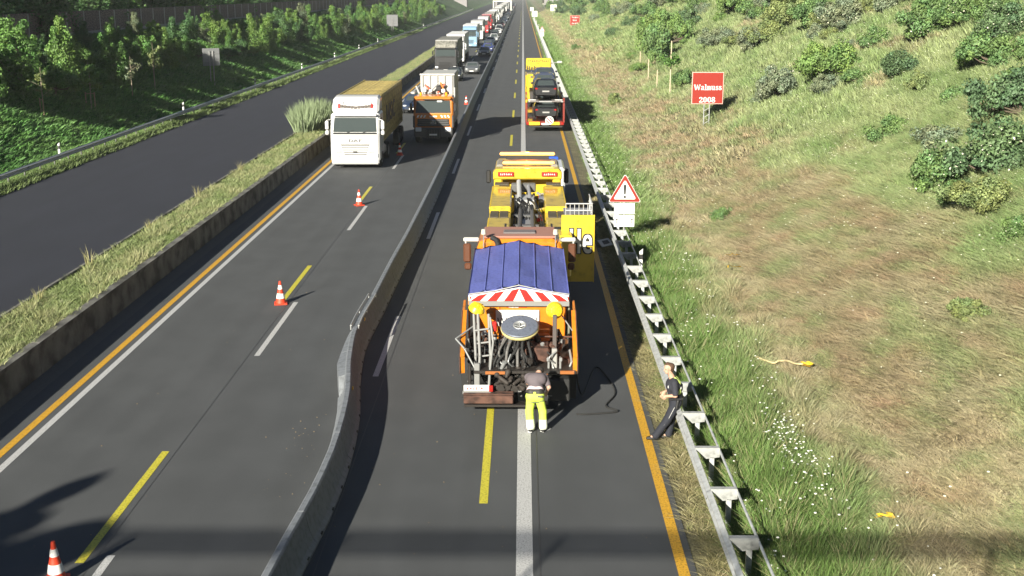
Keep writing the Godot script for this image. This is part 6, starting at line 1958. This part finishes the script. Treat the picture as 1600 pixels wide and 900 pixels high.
# ---------------------------------------------------------------- people
func sdf(bones: Array, cell: float, k := 0.03) -> ArrayMesh:  # bones: [a, b, radius a, radius b, optional squash along z]
	var lo := Vector3(1e9, 1e9, 1e9)
	var hi := -lo
	for q in bones:
		for e in [0, 1]:
			var rr: float = q[2 + e] + k + cell * 2
			lo = lo.min(q[e] - Vector3(rr, rr, rr))
			hi = hi.max(q[e] + Vector3(rr, rr, rr))
	var n := Vector3i(((hi - lo) / cell).ceil()) + Vector3i.ONE
	var fld := PackedFloat32Array()
	fld.resize(n.x * n.y * n.z)
	fld.fill(9.0)
	for q in bones:
		var a: Vector3 = q[0]
		var b: Vector3 = q[1]
		var ra: float = q[2]
		var rb: float = q[3]
		var rr := maxf(ra, rb) + k * 1.5 + cell * 2
		var l0 := Vector3i(((a.min(b) - Vector3(rr, rr, rr) - lo) / cell).floor()).clamp(Vector3i.ZERO, n - Vector3i.ONE)
		var l1 := Vector3i(((a.max(b) + Vector3(rr, rr, rr) - lo) / cell).ceil()).clamp(Vector3i.ZERO, n - Vector3i.ONE)
		var ab := b - a
		var d2 := maxf(ab.length_squared(), 1e-9)
		for z in range(l0.z, l1.z + 1):
			for y in range(l0.y, l1.y + 1):
				var row := (z * n.y + y) * n.x
				for x in range(l0.x, l1.x + 1):
					var p := lo + Vector3(x, y, z) * cell
					var t := clampf((p - a).dot(ab) / d2, 0.0, 1.0)
					var d := p.distance_to(a + ab * t) - lerpf(ra, rb, t)
					var o := fld[row + x]
					var h := maxf(k - absf(d - o), 0.0) / k
					fld[row + x] = minf(d, o) - h * h * k * 0.25
	var idx := {}
	var pos := PackedVector3Array()
	var nor := PackedVector3Array()
	var sx := 1
	var sy := n.x
	var sz := n.x * n.y
	var corner := [0, sx, sy, sx + sy, sz, sz + sx, sz + sy, sz + sx + sy]
	var edges := [[0, 1], [2, 3], [4, 5], [6, 7], [0, 2], [1, 3], [4, 6], [5, 7], [0, 4], [1, 5], [2, 6], [3, 7]]
	for z in n.z - 1:
		for y in n.y - 1:
			var base := z * sz + y * sy
			for x in n.x - 1:
				var i := base + x
				var inside := 0
				for c in corner:
					if fld[i + c] < 0.0: inside += 1
				if inside == 0 or inside == 8: continue
				var s := Vector3()
				var m := 0
				for e in edges:
					var va: float = fld[i + corner[e[0]]]
					var vb: float = fld[i + corner[e[1]]]
					if (va < 0.0) != (vb < 0.0):
						var t := va / (va - vb)
						var pa := Vector3(e[0] & 1, (e[0] >> 1) & 1, e[0] >> 2)
						var pb := Vector3(e[1] & 1, (e[1] >> 1) & 1, e[1] >> 2)
						s += pa.lerp(pb, t)
						m += 1
				idx[i] = pos.size()
				pos.append(lo + (Vector3(x, y, z) + s / m) * cell)
				nor.append(Vector3(fld[i + sx] - fld[i], fld[i + sy] - fld[i], fld[i + sz] - fld[i]).normalized())
	var v := PackedVector3Array()
	var nn := PackedVector3Array()
	for i in idx:
		for ax in [[sx, sy, sz], [sy, sz, sx], [sz, sx, sy]]:
			var f0 := fld[i]
			var f1 := fld[i + ax[0]]
			if (f0 < 0.0) == (f1 < 0.0): continue
			var q := [i, i - ax[1], i - ax[1] - ax[2], i - ax[2]]
			if not (idx.has(q[1]) and idx.has(q[2]) and idx.has(q[3])): continue
			var o := [idx[q[0]], idx[q[1]], idx[q[2]], idx[q[3]]]
			var g := (pos[o[1]] - pos[o[0]]).cross(pos[o[2]] - pos[o[0]])
			var ord := [0, 1, 2, 0, 2, 3] if g.dot(nor[o[0]]) < 0.0 else [0, 2, 1, 0, 3, 2]
			for e in ord:
				v.append(pos[o[e]]); nn.append(nor[o[e]])
	var ar := []
	ar.resize(Mesh.ARRAY_MAX)
	ar[Mesh.ARRAY_VERTEX] = v; ar[Mesh.ARRAY_NORMAL] = nn
	var me := ArrayMesh.new()
	me.add_surface_from_arrays(Mesh.PRIMITIVE_TRIANGLES, ar)
	return me

func merge(list: Array) -> ArrayMesh:
	var st := SurfaceTool.new()
	st.begin(Mesh.PRIMITIVE_TRIANGLES)
	for m in list: st.append_from(m, 0, Transform3D())
	return st.commit()

func hand(w: Vector3, dir: Vector3, out: Vector3) -> Array:  # wrist, direction of the fingers, thumb side
	var d := dir.normalized()
	var side := (out - d * out.dot(d)).normalized()
	var pn := d.cross(side)
	var q := [[w, w + d * 0.075, 0.024, 0.026], [w + side * 0.018, w + d * 0.075 + side * 0.026, 0.02, 0.019], [w - side * 0.015, w + d * 0.075 - side * 0.028, 0.02, 0.018]]
	for i in 4:
		var b := w + d * 0.082 + side * (0.030 - 0.020 * i)
		var l: float = [0.072, 0.080, 0.074, 0.058][i]
		var k1 := b + d * l * 0.5 + pn * 0.008
		var k2 := k1 + (d * 0.75 + pn * 0.6).normalized() * l * 0.32
		q.append([b, k1, 0.0092, 0.0085]); q.append([k1, k2, 0.0085, 0.008]); q.append([k2, k2 + (d * 0.5 + pn * 0.85).normalized() * l * 0.25, 0.008, 0.007])
	var tb := w + d * 0.025 + side * 0.034
	var t1 := tb + (d * 0.7 + side * 0.7).normalized() * 0.042
	q.append([tb, t1, 0.012, 0.0105]); q.append([t1, t1 + (d * 0.95 + side * 0.15 + pn * 0.2).normalized() * 0.034, 0.0105, 0.0085])
	return q

func head(c: Vector3, fwd: Vector3, up: Vector3) -> Array:  # c: centre of the skull
	var f := fwd.normalized()
	var u := (up - f * up.dot(f)).normalized()
	var s := f.cross(u)
	var q := [[c - f * 0.025 + u * 0.025, c + f * 0.018 + u * 0.03, 0.083, 0.078], [c + f * 0.03 - u * 0.02, c + f * 0.045 - u * 0.075, 0.062, 0.046], [c + f * 0.07 - u * 0.10, c + f * 0.055 - u * 0.095, 0.026, 0.03], [c + f * 0.095 + u * 0.005, c + f * 0.112 - u * 0.032, 0.012, 0.016], [c + f * 0.085 - u * 0.068, c + f * 0.078 - u * 0.07, 0.022, 0.02]]
	for e in [-1.0, 1.0]:
		q.append([c + s * e * 0.035 + f * 0.085 + u * 0.022, c + s * e * 0.012 + f * 0.092 + u * 0.022, 0.012, 0.012])
		q.append([c + s * e * 0.082 - f * 0.005 + u * 0.015, c + s * e * 0.080 - f * 0.0 - u * 0.025, 0.014, 0.010])
	return q

func face_marks(c: Vector3, fwd: Vector3, up: Vector3, p: Node):
	var f := fwd.normalized()
	var u := (up - f * up.dot(f)).normalized()
	var s := f.cross(u)
	for e in [-1.0, 1.0]:
		var b := B.new(); b.ell(c + f * 0.092 + u * 0.004 + s * e * 0.032, Vector3(0.011, 0.008, 0.011), 8)
		obj("eye", b, mt("eye_dark", 0.05, 0.04, 0.035, 0.3), p)
	var m := B.new(); m.cyl(c + f * 0.100 - u * 0.066 - s * 0.022, c + f * 0.100 - u * 0.066 + s * 0.022, 0.006, 0.006, 6)
	obj("mouth", m, mt("lip", 0.30, 0.12, 0.10, 0.6), p)

func people():
	var skin := mt("skin", 0.52, 0.31, 0.22, 0.6)
	skin.subsurf_scatter_enabled = true; skin.subsurf_scatter_strength = 0.08
	# --- policeman leaning on the guardrail, looking left; local x is the road's x, feet near the origin
	var p := thing("person", "person in dark uniform and lime vest leaning back on the guardrail", "person", V(3.0, 0.0, 25.55))
	var hipc := Vector3(0.46, 0.88, 0.0)
	var chest := Vector3(0.40, 1.24, 0.0)
	var neck := Vector3(0.35, 1.47, 0.0)
	var sk := Vector3(0.285, 1.66, 0.02)
	var fw := Vector3(-1, -0.18, 0.25)
	var legs := []
	var hip := []
	for s in [-1.0, 1.0]:
		var h := hipc + Vector3(0, -0.02, s * 0.095)
		var kn := Vector3(0.27, 0.46, s * 0.13) if s > 0 else Vector3(0.40, 0.45, -0.08)
		var an := Vector3(0.02, 0.10, s * 0.15) if s > 0 else Vector3(0.33, 0.09, 0.02)
		legs.append([h, kn, an])
	var trunk := [[hipc + Vector3(0, 0, -0.07), hipc + Vector3(0, 0, 0.07), 0.125, 0.125], [hipc, chest, 0.125, 0.135], [chest + Vector3(0, 0.02, -0.075), chest + Vector3(0, 0.02, 0.075), 0.125, 0.125], [chest + Vector3(0, 0.13, -0.13), chest + Vector3(0, 0.13, 0.13), 0.075, 0.075], [chest + Vector3(-0.01, 0.13, 0), neck, 0.09, 0.06], [neck, sk + Vector3(0.01, -0.06, 0), 0.056, 0.052]]
	var bod := trunk.duplicate()
	for l in legs:
		bod.append([l[0], l[1], 0.085, 0.058]); bod.append([l[1], l[2], 0.056, 0.04]); bod.append([l[2], l[2] + Vector3(-0.14, -0.06, 0), 0.045, 0.035])
	var arms := []
	for s in [-1.0, 1.0]:
		var sh := chest + Vector3(0.0, 0.12, s * 0.20)
		var el := Vector3(0.42, 1.10, s * 0.29)
		var wr := Vector3(0.23, 1.04, s * 0.15)
		arms.append([sh, el, wr])
		bod.append([sh, el, 0.055, 0.043]); bod.append([el, wr, 0.042, 0.03])
	var parts := [sdf(bod, 0.014, 0.035), sdf(head(sk, fw, Vector3.UP), 0.006, 0.02)]
	for i in 2: parts.append(sdf(hand(arms[i][2], Vector3(-0.4, -0.55, (0.35 if i == 0 else -0.35)), Vector3(-0.6, 0.5, 0)), 0.0045, 0.008))
	inst("body", merge(parts), skin, p)
	face_marks(sk, fw, Vector3.UP, p)
	var navy := mt("uniform_navy", 0.016, 0.018, 0.027, 0.85)
	var tro := [[hipc + Vector3(0, -0.01, -0.07), hipc + Vector3(0, -0.01, 0.07), 0.142, 0.142]]
	for l in legs:
		tro.append([l[0], l[1], 0.118, 0.092]); tro.append([l[1], l[2] + Vector3(0, 0.0, 0), 0.092, 0.085])
	inst("trousers", sdf(tro, 0.013, 0.04), navy, p)
	var shirt := [[hipc + Vector3(-0.01, 0.10, -0.05), hipc + Vector3(-0.01, 0.10, 0.05), 0.138, 0.138], [hipc + Vector3(0, 0.1, 0), chest, 0.155, 0.168], [chest + Vector3(0, 0.02, -0.08), chest + Vector3(0, 0.02, 0.08), 0.158, 0.158], [chest + Vector3(0, 0.13, -0.14), chest + Vector3(0, 0.13, 0.14), 0.088, 0.088]]
	for a in arms: shirt.append([a[0], a[0].lerp(a[1], 0.85), 0.078, 0.070])
	inst("shirt", sdf(shirt, 0.013, 0.035), mt("shirt_navy", 0.025, 0.026, 0.036, 0.85), p)
	var vest := []
	for s in [-1.0, 1.0]: vest.append([chest + Vector3(0.055, 0.13, s * 0.10), chest + Vector3(0.10, -0.12, s * 0.09), 0.062, 0.075])
	vest.append([chest + Vector3(0.08, 0.08, -0.06), chest + Vector3(0.08, 0.08, 0.06), 0.088, 0.088])
	for s in [-1.0, 1.0]: vest.append([chest + Vector3(0.02, 0.19, s * 0.105), chest + Vector3(-0.12, 0.02, s * 0.075), 0.042, 0.04])
	inst("safety_vest", sdf(vest, 0.012, 0.03), mt("vest_lime", 0.55, 0.68, 0.18, 0.7), p)
	bx("reflective_band", chest + Vector3(0.158, -0.02, 0), Vector3(0.03, 0.06, 0.26), mt("reflective_silver", 0.6, 0.6, 0.58, 0.4), p)
	inst("radio_pack", sdf([[chest + Vector3(0.17, 0.02, 0.02), chest + Vector3(0.17, -0.08, 0.02), 0.045, 0.045]], 0.012), mt("black_plastic"), p)
	bx("belt", hipc + Vector3(-0.005, 0.10, 0), Vector3(0.30, 0.05, 0.44), mt("black_plastic"), p, 0.06)
	inst("holster", sdf([[hipc + Vector3(0.03, 0.06, 0.20), hipc + Vector3(0.0, -0.10, 0.21), 0.04, 0.035]], 0.012), mt("black_plastic"), p)
	var pipe := B.new()
	pipe.tube([legs[1][0] + Vector3(-0.02, -0.02, 0.112), legs[1][1] + Vector3(-0.01, 0, 0.084), legs[1][2] + Vector3(0, 0, 0.076)], 0.009, 5)
	obj("trouser_piping", pipe, mt("reflective_silver"), p)
	bx("chest_badge", chest + Vector3(-0.09, 0.02, 0.155), Vector3(0.10, 0.07, 0.03), mt("plate_white"), p)
	for l in legs:
		inst("shoe", sdf([[l[2] + Vector3(0.03, -0.045, 0), l[2] + Vector3(-0.17, -0.06, 0), 0.052, 0.042], [l[2] + Vector3(0.0, 0.0, 0), l[2] + Vector3(0.02, -0.04, 0), 0.052, 0.052]], 0.01, 0.03), mt("shoe_black", 0.015, 0.015, 0.015, 0.5), p)
	var hc := sk
	inst("hair", sdf([[hc + Vector3(0.05, 0.035, 0), hc + Vector3(-0.03, 0.085, 0), 0.085, 0.055], [hc + Vector3(0.06, 0.0, -0.02), hc + Vector3(0.07, -0.04, 0.0), 0.07, 0.05]], 0.008, 0.03), mt("hair_brown", 0.075, 0.038, 0.02, 0.8), p)
	# --- worker bent over the rear of the truck; faces away from the viewpoint (-z)
	var w := thing("person", "person in neon yellow trousers bending into the rear of the orange truck", "person", V(0.36, 0.0, 25.95))
	var hp := Vector3(-0.06, 0.86, 0.0)
	var ch := Vector3(-0.03, 1.16, -0.24)
	var nk := Vector3(0.03, 1.27, -0.42)
	var hd := Vector3(0.06, 1.24, -0.58)
	var wl := []
	for s in [-1.0, 1.0]:
		wl.append([hp + Vector3(s * 0.09, -0.03, 0), Vector3(-0.19, 0.46, -0.02) if s < 0 else Vector3(0.12, 0.46, -0.03), Vector3(-0.16, 0.10, 0.05) if s < 0 else Vector3(0.13, 0.09, 0.02)])
	var wb := [[hp + Vector3(-0.07, 0, 0), hp + Vector3(0.07, 0, 0), 0.125, 0.125], [hp, ch, 0.125, 0.135], [ch + Vector3(-0.08, 0, 0), ch + Vector3(0.08, 0, 0), 0.13, 0.13], [ch + Vector3(-0.14, 0.04, -0.10), ch + Vector3(0.14, 0.04, -0.10), 0.075, 0.075], [ch + Vector3(0, 0.04, -0.08), nk, 0.09, 0.058], [nk, hd, 0.056, 0.055]]
	for l in wl:
		wb.append([l[0], l[1], 0.088, 0.06]); wb.append([l[1], l[2], 0.058, 0.042])
	var wa := [[ch + Vector3(-0.20, 0.02, -0.11), Vector3(-0.22, 0.98, -0.55), Vector3(-0.08, 0.84, -0.72)], [ch + Vector3(0.20, 0.02, -0.11), Vector3(0.26, 0.98, -0.22), Vector3(0.20, 0.78, -0.36)]]
	for a in wa:
		wb.append([a[0], a[1], 0.055, 0.044]); wb.append([a[1], a[2], 0.043, 0.031])
	var wf := Vector3(0.1, -0.75, -0.7)
	var wu := Vector3(0, 0.7, -0.75)
	var wp := [sdf(wb, 0.014, 0.035), sdf(head(hd, wf, wu), 0.006, 0.02)]
	for i in 2: wp.append(sdf(hand(wa[i][2], wa[i][2] - wa[i][1] + Vector3(0, 0, -0.05), Vector3(0.6 if i == 0 else -0.6, 0, -0.4)), 0.0045, 0.008))
	inst("body", merge(wp), skin, w)
	face_marks(hd, wf, wu, w)
	inst("shirt", sdf([[hp.lerp(ch, 0.35) + Vector3(-0.06, 0.005, 0), hp.lerp(ch, 0.35) + Vector3(0.06, 0.005, 0), 0.138, 0.138], [hp.lerp(ch, 0.3), ch, 0.145, 0.155], [ch + Vector3(-0.09, 0, 0), ch + Vector3(0.09, 0, 0), 0.15, 0.15], [ch + Vector3(-0.15, 0.04, -0.10), ch + Vector3(0.15, 0.04, -0.10), 0.09, 0.09], [wa[0][0], wa[0][0].lerp(wa[0][1], 0.7), 0.08, 0.07], [wa[1][0], wa[1][0].lerp(wa[1][1], 0.7), 0.08, 0.07]], 0.013, 0.04), mt("shirt_mauve_grey", 0.12, 0.10, 0.11, 0.9), w)
	inst("undershirt", sdf([[hp + Vector3(-0.07, 0.10, -0.03), hp + Vector3(0.07, 0.10, -0.03), 0.128, 0.128]], 0.012, 0.03), mt("undershirt_pink", 0.74, 0.58, 0.58, 0.8), w)
	var neon := mt("neon_trousers", 0.60, 0.74, 0.10, 0.75)
	var wt := [[hp + Vector3(-0.075, -0.01, 0.01), hp + Vector3(0.075, -0.01, 0.01), 0.143, 0.143]]
	var cuffs := []
	for l in wl:
		wt.append([l[0], l[1], 0.112, 0.088]); wt.append([l[1], l[1].lerp(l[2], 0.55), 0.088, 0.092])
		cuffs.append([l[1].lerp(l[2], 0.55), l[2] + Vector3(0, 0.02, 0.0), 0.0945, 0.098])
	inst("trousers", sdf(wt, 0.013, 0.035), neon, w)
	for c in cuffs: inst("trouser_cuff", sdf([c], 0.012), mt("cuff_pale", 0.72, 0.76, 0.62, 0.7), w)
	inst("belt", sdf([[hp + Vector3(-0.08, 0.075, 0.0), hp + Vector3(0.08, 0.075, 0.0), 0.125, 0.125]], 0.012), mt("belt_dark", 0.03, 0.028, 0.025, 0.6), w)
	bx("belt_loop", hp + Vector3(-0.01, 0.075, 0.125), Vector3(0.06, 0.10, 0.03), neon, w, 0.01)
	bx("pocket_flap", hp + Vector3(0.11, 0.02, 0.145), Vector3(0.12, 0.06, 0.02), mt("pocket_grey", 0.12, 0.12, 0.1, 0.8), w, 0.01)
	var st := B.new(); st.tube([hp + Vector3(-0.17, -0.16, 0.10), hp + Vector3(-0.05, -0.12, 0.145), hp + Vector3(0.05, -0.12, 0.145), hp + Vector3(0.20, -0.10, 0.08)], 0.008, 5)
	obj("seam", st, mt("pocket_grey"), w)
	for l in wl:
		var dz := -0.15
		var dx := 0.12 if l[2].x > 0 else 0.05
		inst("shoe", sdf([[l[2] + Vector3(0, -0.045, 0.05), l[2] + Vector3(dx, -0.055, dz), 0.05, 0.043], [l[2], l[2] + Vector3(0, -0.04, 0.02), 0.052, 0.05]], 0.01, 0.03), mt("shoe_black"), w)
		var so := B.new()
		so.box(l[2] + Vector3(dx * 0.45, -0.085, dz * 0.35), Vector3(0.10, 0.02, 0.29), 0.01, Basis(Vector3.UP, -atan2(dx, -dz)))
		obj("sole", so, mt("sole_white", 0.6, 0.6, 0.58, 0.7), w)
	inst("hair", sdf([[hd - wf.normalized() * 0.03 + Vector3(0, 0.02, 0.0), hd + Vector3(0, -0.02, -0.06), 0.092, 0.075]], 0.008, 0.03), mt("hair_dark", 0.02, 0.015, 0.012, 0.8), w)
